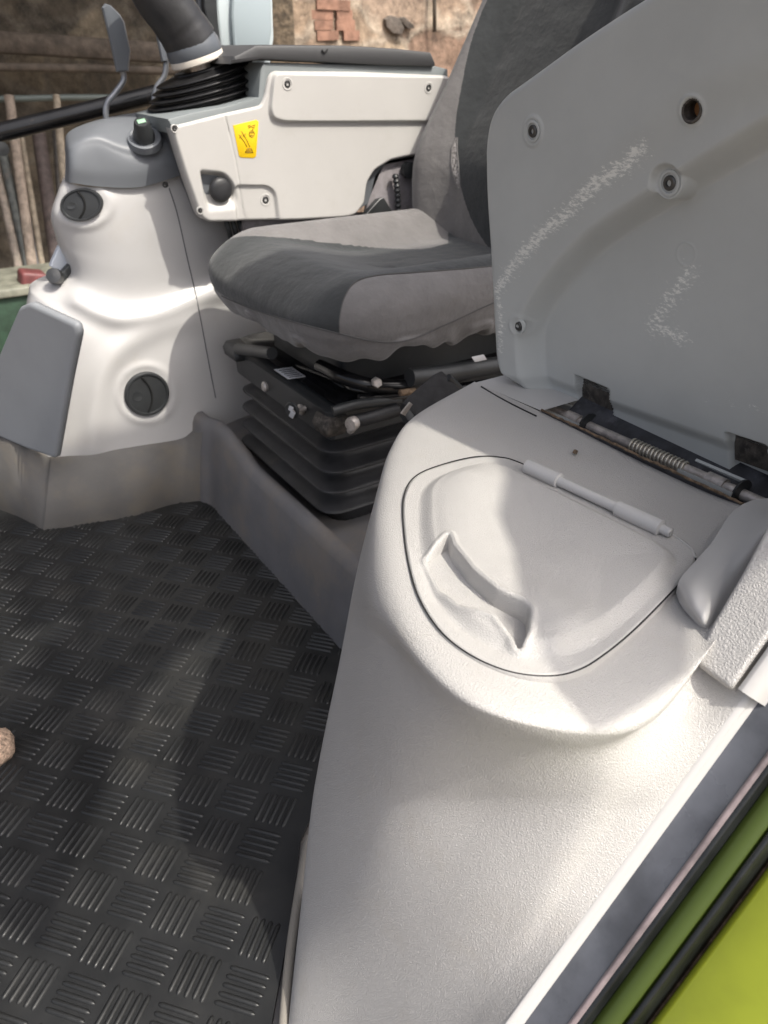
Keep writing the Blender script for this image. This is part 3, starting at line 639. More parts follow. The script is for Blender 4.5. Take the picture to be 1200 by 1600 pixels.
def f_near(fcx, V, F):
    c = np.array([V[list(f)].mean(0) for f in F]); return inside(fcx, near_poly) & (c[:, 1] < 1.3)
def f_far(fcx, V, F):
    c = np.array([V[list(f)].mean(0) for f in F]); return inside(fcx, far_poly) & (c[:, 2] >= .56) & (c[:, 1] > 1.3)
split_panels(L, [f_near, f_far, f_skirt], [m_fabl, m_fabl, m_fabl], ['side_bolster', 'side_bolster', 'cushion_skirt'], ('seat_cushion', m_fabd), st)
# fill cushion top centre
cc = L[-1]; mesh('cushion_centre', np.vstack([cc, cc.mean(0)[None]]), [(j, (j+1) % N_, N_) for j in range(N_)], m_fabd, st)
_P = L.reshape(-1, 3); _P = _P[(_P[:, 1] < 1.62)]; _Q = pix(_P)
def on_cush(x, y):
    d = (_Q[:, 0]-x)**2+(_Q[:, 1]-y)**2; j = np.where(d < 4.)[0]
    if not len(j): j = np.argsort(d)[:3]
    k = j[np.argmin(np.linalg.norm(_P[j]-CAM, axis=1))]; dist = (_P[k]-CAM)@F_; dd = ray(x, y); return CAM+dd*dist
def cseam(pts, nm='seam_line', r=.0011): 
    P = np.array([on_cush(x, y) for x, y in pts]); K_ = np.ones(5)/5
    tube(nm, [p for p in P], r, m_seam, st, seg=6)
m_seam = M('seam thread', (.085, .083, .082), .95)
cseam([q for q in skl if 345 < q[0] < 800]); cseam([q for q in near_poly[:50] if q[0] < 790])

# backrest
bp_ = Plane((1.135, 1.31, .545), (0, -1, 0), (.05, 0, 1))
if bp_.n[0] > 0: bp_.n = -bp_.n
bo = [(-.245, .02), (-.262, .12), (-.262, .24), (-.245, .36), (-.23, .50), (-.21, .66), (-.15, .74), (.15, .74), (.21, .66), (.23, .5), (.25, .3), (.25, .05), (.2, -.02), (-.2, -.02)]
bo = crom(bo, 160, True)
def bhf(uv): 
    u, v = uv[:, 0], uv[:, 1]; e = smooth((np.abs(u)-.13)/.09)
    return .055*e+.012*np.exp(-((v-.15)/.15)**2)-.42*(np.sqrt(np.maximum(v-.17, 0)**2+.0025)-.05)
UVo = resample(bo, 700); cen = np.array([0, .33]); lp = []
for t in list(np.linspace(.03, 1, 170)):
    uv = cen+t*(UVo-cen); d = segd(uv, UVo, True); q = np.clip(1-d/.05, 0, 1); h = bhf(uv)-.05*(1-np.sqrt(np.maximum(0, 1-q*q))); lp.append(bp_.o+uv[:, :1]*bp_.ex+uv[:, 1:]*bp_.ey+h[:, None]*bp_.n)
lp.append(lp[-1]-bp_.n*.10); lp = np.array(lp)
bk_poly = np.vstack([crom([(752, 20), (735, 70), (722, 130), (712, 190), (712, 240), (722, 300), (740, 350), (766, 392)], 40), [(766, 500), (400, 500), (400, -60), (790, -60)]])
def f_bb(fcx, V, F): return inside(fcx, bk_poly)
split_panels(lp, [f_bb], [m_fabl], ['backrest_bolster'], ('backrest', m_fabd), st)
# worn split in the cloth of the bolster
Bk = Plane(bp_.P(0, 0, .052), bp_.ex, bp_.ey)
def bq(x, y, off=.0):
    P = lp.reshape(-1, 3); Q = pix(P); j = np.argsort((Q[:, 0]-x)**2+(Q[:, 1]-y)**2)[:4]; p = P[j].mean(0); return p+(CAM-p)/np.linalg.norm(CAM-p)*off
w1 = [bq(x, y, .001) for x, y in ((712, 215), (706, 232), (705, 255), (710, 280), (716, 295))]; w2 = [bq(x, y, .001) for x, y in ((714, 215), (714, 232), (716, 255), (718, 280), (718, 295))]
m_tear = M('frayed tear', (.30, .28, .27), .95, mottle=(250, .8), bump=[('noise', 400, .8, .003)])
V = list(w1)+list(w2); mesh('cloth_tear', [np.array(v) for v in V], [(i, i+1, 6+i, 5+i) for i in range(4)], m_tear, st)
tube('tear_edge', w1, .0016, m_fabl, st, seg=6); tube('tear_edge', w2, .0016, m_fabl, st, seg=6)
# recline plate and bracket behind the seat
brk = root('seat_bracket', py_(600, 330, 1.64), 'dusty grey metal recliner plate between armrest and backrest', 'bracket')
prism('bracket_plate', [py_(x, y, 1.60) for x, y in ((560, 400), (572, 330), (585, 275), (605, 250), (640, 244), (690, 240), (690, 400))], (0, -1, 0), .01, m_brk, brk, bev=.002)
T('toothed_strip', [(617, 272), (621, 300), (622, 330), (618, 352)], 'y', 1.585, [.005+.003*(k % 2) for k in range(24)], m_dark, brk)
lathe('bracket_bolt', py_(640, 266, 1.585), (0, -1, 0), [(.018, -.01), (.018, .003), (.009, .004), (.001, .004)], m_dark, brk, seg=20)
prism('black_gusset', [py_(x, y, 1.575) for x, y in ((562, 346), (593, 310), (600, 308), (632, 360), (600, 358))], (0, -1, .2), .02, m_dark, brk, bev=.003)
prism('black_gusset', [py_(x, y, 1.565) for x, y in ((638, 365), (660, 335), (690, 385), (660, 380))], (0, -1, .2), .02, m_dark, brk, bev=.003)
T('bracket_cable', [(560, 342), (600, 352), (640, 372), (665, 375)], 'y', 1.57, .004, m_dark, brk)
lathe('small_bolt', py_(488, 347, 1.60), (0, -1, 0), [(.008, -.01), (.008, .003), (.001, .004)], m_dark, brk, seg=16)
prism('lower_plate', [py_(x, y, 1.62) for x, y in ((380, 345), (380, 380), (600, 400), (600, 330))], (0, -1, 0), .01, m_brk, brk, bev=.002)

# seat belt buckle
def frame_tube(name, a, b_, wu, wv, mat, par, n=8, bulge=0):
    a, b_ = np.array(a), np.array(b_); t = (b_-a)/np.linalg.norm(b_-a); u = np.cross(t, F_); u /= np.linalg.norm(u); v = np.cross(t, u); loops = []
    for k, s_ in enumerate(np.linspace(0, 1, n)):
        c = a+(b_-a)*s_; sc = 1-.10*(abs(s_-.5)*2)**6 + bulge*math.sin(s_*math.pi)
        p = resample(rounded([(-wu, -wv), (wu, -wv), (wu, wv), (-wu, wv)], min(wu, wv)*.7, 5), 28); loops.append([c+u*x*sc+v*y*sc for x, y in p])
    return loft(name, loops, mat, par, sharp=50)
bk = root('belt_buckle', py_(690, 640, .93), 'black fabric-sleeved seat belt buckle stalk beside the seat', 'seat belt buckle')
a, b_ = py_(645, 652, .93), py_(703, 600, .97); frame_tube('fabric_sleeve', a, b_, .030, .009, M('woven sleeve', (.022, .021, .022), .9, bump=[('weave', 900, .6, .001)], mottle=(60, .3)), bk)
frame_tube('buckle_head', py_(632, 655, .93), py_(650, 645, .935), .012, .007, m_dark, bk)
prism('buckle_tongue', [py_(x, y, .925) for x, y in ((626, 646), (640, 628), (645, 632), (633, 650))], (-.3, -.9, .2), .003, m_steel, bk, bev=.0005)
T('stalk_cable', [(700, 590), (725, 615), (745, 640)], 'y', [.97, .97, .95], .007, m_dark, bk)

# ================================================================== ARMREST CONSOLE
AY = 1.58
ar = root('armrest_console', (.85, 1.68, .62), 'pale grey armrest console with yellow sticker, black knob and dark lid', 'armrest')
ap = Plane(py_(450, 240, AY), (1, 0, 0), (0, 0, 1))
if ap.n[1] > 0: ap.n = -ap.n
ol = ap.uvs([(268, 198), (352, 177), (408, 165), (414, 150), (420, 118), (428, 111), (560, 112), (700, 118), (700, 240), (640, 244), (612, 250), (586, 266), (574, 286), (570, 318), (556, 336), (540, 340), (470, 344), (326, 347), (314, 338), (290, 270)])
up_ = ap.uvs([(428, 114), (720, 120), (720, 190), (440, 190), (424, 184), (420, 170), (424, 130)]); up_ = rounded(up_, .012, 5)
kn_ = rounded(ap.uvs([(310, 264), (352, 268), (366, 284), (372, 300), (376, 330), (352, 336), (322, 336)]), .012, 5)
lo_ = rounded(ap.uvs([(368, 290), (418, 290), (430, 300), (438, 360), (372, 360)]), .010, 5)
smn = ap.uvs([(351, 176), (368, 250), (382, 330), (388, 350)])
def ahf(uv):
    h = .009*smooth(sdist(uv, up_)/.006+.5) - .006*smooth(sdist(uv, lo_)/.004+.5)
    s_ = sdist(uv, kn_); u0 = ap.uv(346, 296); d = np.linalg.norm(uv-u0, axis=1)
    top = smooth((uv[:, 1]-ap.uv(346, 335)[1])/.05)
    h -= .024*smooth(s_/.014)*top
    h -= .0018*np.exp(-(segd(uv, smn)/.0012)**2)
    return h
plate('side_panel', ap, rounded(ol, .008, 4), m_arm, ar, hf=ahf, n=480, rings=150, thick=.03, edge=.006, cen=ap.uv(480, 225))
# body block behind the panel (upper grey trim)
tr = [(262, 186), (300, 176), (352, 166), (404, 152), (407, 110), (412, 98), (680, 103), (700, 108), (700, 130), (425, 130), (420, 180), (300, 210), (272, 210)]
prism('upper_trim', [py_(x, y, AY+.006) for x, y in tr], (0, -1, 0), .20, m_ltrim, ar, bev=.004)
prism('inner_body', [py_(x, y, AY+.02) for x, y in ((275, 205), (700, 130), (700, 240), (600, 260), (575, 320), (540, 338), (328, 344))], (0, -1, 0), .18, m_cap, ar, bev=.004)
# lid
ld = prism('armrest_lid', [py_(x, y, AY-.004) for x, y in ((366, 88), (400, 70), (440, 70), (540, 71), (620, 76), (674, 82), (680, 104), (600, 102), (500, 97), (410, 93), (362, 100))], (0, -1, 0), .22, m_lid, ar, bev=.006)
T('lid_mark', [(503, 78), (507, 82), (512, 77)], 'y', AY-.006, .0014, m_gap, ld)
for (x, y, r) in ((446, 131, .0095), (666, 137, .0095), (273, 201, .006), (417, 313, .010), (313, 329, .006)):
    p = ap.hit(x, y); uv = ap.uv(x, y)[None]; screw(p+ap.n*float(ahf(uv)[0]), ap.n, r, m_arm, ar)
p = ap.hit(346, 297); kb = root('ball_knob', p, 'black round push knob in the recess of the armrest side', 'knob')
lathe('knob_stem', p-ap.n*.02, ap.n, [(.008, -.01), (.008, .014), (.001, .014)], m_dark, kb, seg=16)
lathe('knob_ball', p-ap.n*.012, ap.n, [(.012, -.004), (.0205, .002), (.0245, .007), (.0230, .012), (.018, .0155), (.009, .0175), (.001, .018)], m_rub, kb, seg=36)
# yellow sticker
yp = [ap.hit(x, y)+ap.n*.001 for x, y in ((364, 196), (400, 187), (404, 190), (400, 244), (396, 247), (376, 246), (373, 243))]
ys = root('warning_sticker', yp[0], 'yellow warning sticker on the pale armrest console side', 'sticker')
prism('sticker_sheet', yp, ap.n, .0008, m_yel, ys, bev=.0004)
tri = [(401.5, 189.5), (398.5, 243.5), (377, 243), (370, 210)]
mb = MB()
def ink(pts, r=.0007): mb.add(*tube_g([ap.hit(x, y)+ap.n*.0014 for x, y in pts], r, 5))
ink([(383, 238), (386, 232), (392, 232), (395, 238), (383, 238)], .0009); ink([(385, 235.5), (393, 235.5)]); ink([(388, 232), (388, 238)])
ink([(386, 230), (382, 222), (376, 214), (373, 210)]); ink([(390, 230), (386, 220), (380, 210), (377, 205)]); ink([(374, 216), (377, 210)]); ink([(379, 213), (384, 208)])
c = (393, 209); ink([(c[0]+4*math.cos(t), c[1]+5*math.sin(t)) for t in np.linspace(0, 2*math.pi, 14)]); ink([(390, 207), (396, 207)]); ink([(391, 211), (395, 211)])
ink([(388, 200), (392, 197), (396, 200), (394, 203)]); ink([(387, 197), (391, 195)]); ink([(394, 196), (398, 195), (397, 199)])
mb.build('sticker_pictogram', m_ink, ys)
# hanging cables under the armrest
mb = MB()
for k, x in enumerate((352, 362, 372, 382)): mb.add(*tube_g([py_(x, 340, 1.64), py_(x+6, 362, 1.64), py_(x+12, 385, 1.64)], .006, 8))
mb.build('cable_bundle', m_dark, label='black cables hanging below the armrest console by the seat cushion', cat='cables')

# ================================================================== JOYSTICK + LEVERS
js = root('joystick', py_(330, 160, 1.72), 'large dark joystick grip rising from a ribbed rubber bellows', 'joystick')
mb = MB(); loops = []
c_lo, c_hi = py_(318, 172, 1.72), py_(322, 96, 1.72); ax = (c_hi-c_lo); ax /= np.linalg.norm(ax); tiltv = np.array([.18, 0, 1]); tiltv /= np.linalg.norm(tiltv)
eu = np.array([1, 0, .17]); eu /= np.linalg.norm(eu); ev = np.array([0, 1, 0.])
nr = 6
for i in range(nr*6+1):
    t = i/(nr*6); c = c_lo+(c_hi-c_lo)*t*.92; ph = (i % 6)/6*2*math.pi; amp = .010*math.cos(ph)
    R0 = (.118-.028*t**2.2)+amp if t < .93 else .07
    tl = .17+.10*t; e1 = np.array([1, 0, tl]); e1 /= np.linalg.norm(e1)
    loops.append([c+e1*R0*math.cos(a)*.98+ev*R0*.8*math.sin(a) for a in np.linspace(0, 2*math.pi, 64, endpoint=False)])
loops.append([loops[-1][0]*0+c+e1*.04*math.cos(a)+ev*.04*math.sin(a) for a in np.linspace(0, 2*math.pi, 64, endpoint=False)])
loft('joystick_bellows', loops, M('glossy bellows rubber', (.016, .016, .017), .3, mottle=(30, .3)), js)
T('joystick_grip', [(215, -60), (245, -10), (275, 30), (300, 68)], 'y', 1.70, [.042, .043, .044, .045, .046, .046, .046, .047, .047, .048, .048, .048, .048, .048, .049, .049, .05, .050, .050, .051, .052, .052, .053, .053][:24], m_rub, js, seg=28)
a = py_(301, 72, 1.70); nn = py_(301, 72, 1.70)-py_(290, 40, 1.70); nn /= np.linalg.norm(nn)
lathe('grip_collar', a, nn, [(.050, -.012), (.054, -.002), (.055, .012), (.053, .018), (.01, .018)], m_lever, js, seg=40)
lathe('collar_ring', a+nn*.018, nn, [(.053, -.002), (.054, 0), (.054, .009), (.052, .011), (.01, .011)], m_cream, js, seg=40)
lathe('joystick_stem', a+nn*.028, nn, [(.022, 0), (.022, .02), (.03, .03), (.01, .031)], m_steel, js, seg=24)
def lever(pad, rod, Y, label):
    r = root('control_lever', py_(*rod[-1], Y), label, 'lever', 'paddle levers by the console')
    n = (-.35, -.9, 0)
    V, Fc = prism_g([py_(x, y, Y) for x, y in pad], n, .022, .005); mesh('lever_paddle', V, Fc, m_lever, r, sharp=30)
    tube('lever_rod', crom([py_(x, y, Y+.012) for x, y in rod], 30), .0062, M('lever rod', (.22, .23, .25), .3, metal=.6), r)
lever([(158, 12), (163, 5), (172, 8), (186, 22), (193, 34), (203, 80), (200, 112), (181, 113), (172, 70)], [(191, 108), (193, 125), (180, 145), (167, 162), (166, 185), (172, 200)], 1.80, 'grey paddle lever on a bent rod, left of the joystick')
lever([(240, 30), (252, 48), (260, 66), (262, 96), (252, 97), (244, 60)], [(260, 94), (257, 118), (244, 138), (241, 160), (246, 185)], 1.86, 'grey paddle lever half hidden behind the joystick grip')
# black hand rail
p, q = py_(0, 207, 2.1), py_(250, 146, 2.0); d = q-p
hr = root('grab_rail', p-d*.9, 'glossy black tubular rail crossing behind the console', 'rail')
tube('rail_tube', [p-d*.9, p, (p+q)/2, q, q+d*.35], .020, m_black, hr, seg=20)
lathe('rail_clip', py_(2, 232, 2.08), (0, -1, 0), [(.014, -.01), (.015, .01), (.001, .012)], m_dark, hr, seg=16)
# rear side post trim pieces
tp = root('pillar_cover', py_(380, 90, 1.9), 'pale blue-grey curved pillar cover behind the armrest lid', 'trim')
prism('outer_shell', [py_(x, y, 1.95) for x, y in ((336, -60), (338, 20), (348, 98), (420, 120), (428, 60), (424, -60))], (-.2, -1, 0), .05, m_pale, tp, bev=.006)
prism('inner_panel', [py_(x, y, 1.935) for x, y in ((365, -60), (361, 20), (364, 70), (372, 92), (418, 92), (425, 50), (423, -60))], (-.2, -1, 0), .02, M('blue grey inset', (.33, .385, .41), .45), tp, bev=.006)
prism('black_upright', [py_(x, y, 1.90) for x, y in ((318, -60), (318, 10), (330, 60), (334, 110), (349, 112), (341, 40), (336, -60))], (-.2, -1, 0), .03, m_dark, bev=.004, label='narrow black upright between joystick grip and pale pillar cover', cat='upright')
prism('grey_upright', [py_(x, y, 1.93) for x, y in ((306, -60), (310, 20), (324, 70), (332, 80), (330, 20), (322, -60))], (-.2, -1, 0), .03, m_cap, bev=.004, label='slim grey strip between the joystick grip and the black upright', cat='upright')

# ================================================================== NEAR SIDE CONSOLE (grained plastic)
SH = .53
nc = root('near_console', (.4, .45, 0), 'pale leather-grained side console in the foreground, half in sunlight', 'console')
def off(p, d): return np.array(p)+np.array(d)
cr = [  # rows front(bottom) -> rear(top): (px,py,z)
 [(400, 1850, -.00), (425, 1850, .0), (520, 1850, .05), (640, 1850, .13), (585, 1875, .22)],
]
sill = lambda y: 790+(1600-y)*.7255           # crease of the outer edge in the photo
def zs_(y):  # height of the sill edge, the sill plane y=.22
    return None
def silp(y): return py_(sill(y), y, .22)
rowsP = []
def row(sil, mids, ys):
    a = pz(*sil); pts = [a+np.array([.03, .05, -.10]), a+np.array([.008, .012, -.03]), a]
    for (x, y, z_) in mids: pts.append(pz(x, y, z_))
    pts.append(silp(ys)); return pts
e = silp(1090)
rowsP.append(row((430, 1900, .0), [(500, 1900, .075), (600, 1900, .14), (700, 1900, .19)], 1900))
rowsP.append(row((455, 1600, .02), [(540, 1600, .085), (640, 1600, .16), (720, 1600, .212)], 1600))
rowsP.append(row((477, 1400, .11), [(580, 1400, .225), (710, 1400, .300), (830, 1400, .342)], 1400))
rowsP.append(row((492, 1260, .20), [(600, 1270, .315), (760, 1270, .380), (900, 1270, .418)], 1265))
rowsP.append(row((510, 1150, .285), [(615, 1180, .395), (770, 1190, .450), (930, 1190, .472)], 1175))
rowsP.append(row((530, 1060, .355), [(625, 1100, .465), (760, 1145, .495), (940, 1165, .488)], 1108))
rowsP.append(row((543, 980, .395), [(600, 1010, .475), (740, 1112, .521), (980, 1150, .505)], 1075))
rowsP.append(row((556, 905, .435), [(588, 945, .51), (730, 1070, .53), (1010, 1110, .518)], 1035))
rowsP.append(row((573, 830, .468), [(592, 850, .525), (720, 960, .53), (1055, 1020, .527)], 990))
rowsP.append(row((592, 760, .485), [(606, 775, .528), (760, 830, .53), (1100, 920, .528)], 940))
rowsP.append(row((612, 700, .503), [(628, 712, .53), (800, 760, .53), (1130, 845, .53)], 930))
rowsP.append(row((650, 650, .515), [(664, 660, .53), (830, 690, .53), (1152, 800, .53)], 880))
rowsP.append(row((742, 598, .523), [(752, 602, .53), (846, 644, .53), (1163, 792, .53)], 850))
# right-hand rim: raise last column above the shelf with a step -> insert a rim column
G = []
for i, r in enumerate(rowsP):
    a, b_ = r[-2], r[-1]
    G.append(r[:-1]+[a*.45+b_*.55 if i < 5 else b_+np.array([-.003, .040, -.003]), b_])
G = np.array(G); nu, nv = 130, 150
B = np.array([crom(r, nu) for r in G]); Gs = np.array([crom(B[:, j], nv) for j in range(nu)])
k0, k1 = int(nv*3.2/12), int(nv*6.3/12); wgt = np.zeros(nv); wgt[k0:k1] = np.sin(np.linspace(0, math.pi, k1-k0))**.5
for _ in range(110):
    sm_ = Gs.copy(); sm_[:, 1:-1] = (Gs[:, :-2]+2*Gs[:, 1:-1]+Gs[:, 2:])/4; Gs = Gs+(sm_-Gs)*wgt[None, :, None]
for _ in range(6):
    sm_ = Gs.copy(); sm_[1:-1] = (Gs[:-2]+2*Gs[1:-1]+Gs[2:])/4; sm_[-8:] = Gs[-8:]; Gs = sm_
V = Gs.reshape(-1, 3); Fc = [(i*nv+j, i*nv+j+1, (i+1)*nv+j+1, (i+1)*nv+j) for i in range(nu-1) for j in range(nv-1)]
o = mesh('console_shell', V, Fc, m_con, nc); 
# outer rounded edge strip (bright) along the crease
SA = np.array(py_(sill(1600), 1600, .22)); SB = np.array(py_(sill(1090), 1090, .22)); sdv = (SB-SA)/np.linalg.norm(SB-SA)
def strip(name, prof, mat, parent=None, s0=-.5, s1=1.2, **k):
    """prof: points (y offset outward, offset along sill normal); swept along the sill line"""
    nn = np.array([-sdv[2], 0, sdv[0]]); L = []
    for s_ in np.linspace(s0, s1, 40): L.append([SA+sdv*s_+np.array([0, -a, 0])+nn*b_ for a, b_ in prof])
    return loft(name, L, mat, parent, cap=False, closed=False, **k)
SLEN = float(np.linalg.norm(SB-SA))
strip('edge_bead', [(-.003, -.003), (-.0008, .0), (.0006, .0), (.0046, -.0025), (.0052, -.004), (.0054, -.0065), (.0075, -.0075), (.008, -.03)], m_sm, nc, s1=SLEN+.01)
sl_ = root('door_sill', SA, 'grey scuffed door sill plate beside the pale console edge', 'sill')
strip('sill_plate', [(.0078, -.012), (.011, -.0135), (.02, -.0145), (.030, -.015), (.033, -.0145)], m_sill, sl_)
strip('sill_lip', [(.033, -.0145), (.0345, -.0130), (.0362, -.0130), (.038, -.016)], m_pink, sl_)  # pinkish colour stands in for the highlight along the lip
ds = root('door_seal', SA+np.array([0, -.09, 0]), 'glossy black rubber door seal strip with a green reflection line', 'seal')
strip('seal_outer', [(.038, -.016), (.041, -.016), (.042, -.018), (.044, -.023), (.045, -.028)], m_seal, ds)
strip('seal_lip', [(.062, -.028), (.0635, -.0225), (.066, -.0215), (.068, -.0235), (.0695, -.030), (.070, -.05)], m_seal, ds)
strip('green_reflection', [(.0435, -.027), (.045, -.0235), (.053, -.0215), (.061, -.0235), (.0625, -.028)], M('green reflection colour', (.055, .08, .012), .35), label='narrow dark green strip standing in for a reflection along the black door seal', cat='trim')  # reflection of the green door edge, built as a coloured strip
strip('green_body_panel', [(.0725, -.06), (.073, -.042), (.0755, -.036), (.080, -.033), (.14, -.032), (.26, -.035), (.5, -.06)], m_green, label='bright lime green painted tractor bodywork at the bottom right corner', cat='bodywork')
strip('body_gap', [(.068, -.048), (.076, -.050)], m_rust, ds)

# base lip at floor
T('base_trim', [(440, 1640), (452, 1500), (466, 1400), (478, 1330), (484, 1308)], 'z', .006, .006, M('taupe trim', (.26, .24, .21), .5), nc)

# ---- pillar trim block on the outer rim
nn_s = np.array([-sdv[2], 0, sdv[0]])
pt_ = root('pillar_trim', SB, 'coarse-grained pale pillar trim overlapping the console at the right edge', 'trim')
RP = Plane(SB+nn_s*.012, sdv, (0, 1, 0))
if RP.n@nn_s < 0: RP.n = -RP.n
ol = RP.uvs([(1083, 1036), (1141, 1078), (1200, 993), (1290, 865), (1400, 710), (1400, 560), (1290, 690), (1200, 818), (1160, 893), (1112, 975)])
plate('trim_face', RP, rounded(ol, [.006, .003, .0, .0, .01, .01, .0, .0, .0, .0], 4), m_conb, pt_, n=300, rings=60, thick=.03, edge=.004)
strip('trim_edge', [(-.003, .0105), (.0, .012), (.0015, .012), (.010, .0065), (.0125, .001), (.013, -.03)], m_sm, pt_, s0=SLEN+.004, s1=1.2)
RQ = Plane(SB+nn_s*.012, sdv, (0, 1, 0)); RQ.n = RP.n
blk = [[(1056, 925, .532), (1066, 900, .545), (1112, 848, .552), (1140, 805, .552), (1172, 783, .555), (1230, 775, .56), (1320, 760, .57)],
       [(1064, 946, .530), (1078, 925, .550), (1122, 868, .556), (1150, 828, .560), (1180, 800, .562), (1240, 790, .57), (1330, 775, .58)],
       [(1082, 968, .53), (1092, 948, .548), (1134, 890, .556), (1160, 850, .564), (1192, 812, .57), (1250, 795, .58), (1340, 780, .59)],
       [(1100, 985, .528), (1108, 970, .540), (1148, 910, .548), (1174, 870, .56), (1204, 828, .572), (1260, 800, .58), (1350, 785, .59)],
       [(1116, 1005, .50), (1130, 990, .51), (1174, 930, .52), (1200, 890, .53), (1230, 850, .54), (1280, 820, .55), (1370, 800, .56)]]
patch('inner_moulding', blk, 'z', m_sm, pt_, nu=60, nv=50, solid=0)
# pillar rising out of frame (door pillar of the cab)
pv = [SA+sdv*1.05+np.array([.02, .05, 0])]
# ---- hatch lid
ht = root('hatch_lid', pz(850, 880, SH), 'moulded grained hatch lid with crescent finger grip and hinge', 'hatch')
hp = Plane(pz(860, 890, SH+.004), (1, 0, 0), (0, 1, 0))
hpx = [(629, 800), (634, 765), (652, 742), (690, 726), (740, 714), (780, 714), (815, 724), (900, 765), (1000, 812), (1042, 830), (1076, 852), (1087, 872), (1078, 893), (1040, 935), (990, 985), (945, 1022), (905, 1046), (860, 1056), (800, 1050), (740, 1026), (690, 988), (655, 935), (636, 870)]
hol = crom(hp.uvs(hpx), 400, True)
ipx = [(653, 800), (660, 765), (690, 742), (745, 726), (790, 730), (830, 748), (900, 782), (1000, 832), (1046, 858), (1060, 878), (1046, 908), (1000, 955), (950, 996), (905, 1022), (860, 1032), (805, 1028), (750, 1004), (704, 968), (674, 925), (656, 860)]
iol = crom(hp.uvs(ipx), 200, True)
grip = rounded(hp.uvs([(667, 876), (700, 853), (706, 870), (736, 909), (773, 941), (815, 962), (824, 970), (822, 1000), (811, 1020), (798, 1000), (773, 973), (720, 953), (690, 925)]), .003, 3)
ridge = hp.uvs([(735, 760), (722, 800), (722, 850), (745, 895), (790, 935), (850, 965), (880, 990)])
plat = crom(hp.uvs([(800, 762), (760, 800), (772, 845), (812, 880), (870, 905), (900, 950), (930, 985), (980, 950), (1030, 895), (1040, 875), (1000, 850), (900, 800), (840, 768)]), 160, True)
rimg = hp.uvs([(676, 890), (690, 935), (730, 975), (785, 1005)])
def hhf(uv):
    s1 = sdist(uv, iol); h = -.0015*(1-smooth(segd(uv, hol, True)/.003)) + .008*smooth(s1/.016)
    h += .007*np.exp(-(segd(uv, ridge)/.034)**2)*smooth(s1/.03)
    h -= .0035*smooth(sdist(uv, plat)/.06)
    h -= .004*np.exp(-(segd(uv, rimg)/.010)**2)
    s2 = sdist(uv, grip); k_ = smooth(s2/.0030+.35); h = h*(1-k_)-.013*k_; h += .0016*np.exp(-((s2+.004)/.0025)**2)
    d = np.linalg.norm(uv-hp.uv(866, 1022), axis=1); h += .004*np.exp(-(d/.012)**2)
    return h
plate('lid_panel', hp, hol, m_hatch, ht, hf=hhf, n=520, rings=200, thick=.014, edge=.002, cen=hp.uv(800, 900), back=False)
lp_ = [pz(x, y, SH+.0026) for x, y in crom(hpx, 200, True)]; tube('lid_gap', lp_+[lp_[0]],  .0008, m_gap, ht, seg=6)
# hinge barrels
h0, h1 = pz(823, 728, SH+.010), pz(1034, 826, SH+.010); hv = h1-h0
def bar(name, a, b_, r, mat, par): 
    q = [a, a+.006]+list(np.linspace(a+.012, b_-.012, 12))+[b_-.006, b_]; return tube(name, [h0+hv*t for t in q], [r*.8, r]+[r]*12+[r, r*.8], mat, par, seg=24)
hb = bar('hinge_barrel', 0, .27, .0088, m_sm, ht); bar('hinge_barrel', .70, 1.0, .0088, m_sm, ht)
bar('hinge_pin', .25, .72, .0058, m_sm, ht); bar('hinge_pin', .98, 1.06, .005, m_sm, ht)
# wire edge near hinge end
tube('hinge_wire', crom([pz(x, y, SH+.003) for x, y in ((1036, 828), (1060, 842), (1080, 858), (1086, 872))], 20), .0016, m_sm, ht, seg=8)
# shelf bits: screw speck, seam at rear, trough
tube('shelf_seam', crom([pz(x, y, SH+.0008) for x, y in ((752, 604), (775, 618), (805, 634), (838, 650))], 12), .0012, m_gap, nc, seg=6)
box('loose_crumb', pz(899, 706, SH+.003), (.006, .005, .005), m_rust, rot=(.3, .4, .5), bev=.001, label='tiny brown crumb lying on the console shelf above the hatch hinge', cat='crumb')

# trough behind the shelf
tq = [pz(835, 640, SH-.0), pz(1168, 800, SH-.0)]
trg = root('hinge_trough', pz(1000, 700, SH-.03), 'black dusty trough with crusted brown edge under the flap hinge', 'trough')
a, b_ = pz(846, 642, SH+.002), pz(1240, 826, SH+.002)
a2, b2 = a+np.array([.10, .02, 0]), b_+np.array([.10, .02, 0])
loft('trough_bed', [[a+np.array([0, 0, 0]), a+np.array([.006, 0, -.014]), a+np.array([.04, 0, -.02]), a+np.array([.07, 0, .0]), a+np.array([.11, 0, .03])], [b_, b_+np.array([.006, 0, -.014]), b_+np.array([.04, 0, -.02]), b_+np.array([.07, 0, 0]), b_+np.array([.11, 0, .03])]], m_trough, trg, cap=False, closed=False)
pts = [a+(b_-a)*t+np.array([rng.normal(0, .0006), 0, .0012+rng.normal(0, .0003)]) for t in np.linspace(0, 1, 60)]
tube('crusted_edge', pts, [.0014+.0008*rng.rand() for _ in pts], m_rust, trg, seg=6)
# shelf behind trough (so nothing is open behind)
mesh('rear_shelf', [pz(742, 598, SH-.002), a, a+np.array([.5, 0, 0]), pz(742, 598, SH-.002)+np.array([.5, 0, 0])], [(0, 1, 2, 3)], m_sm, trg)

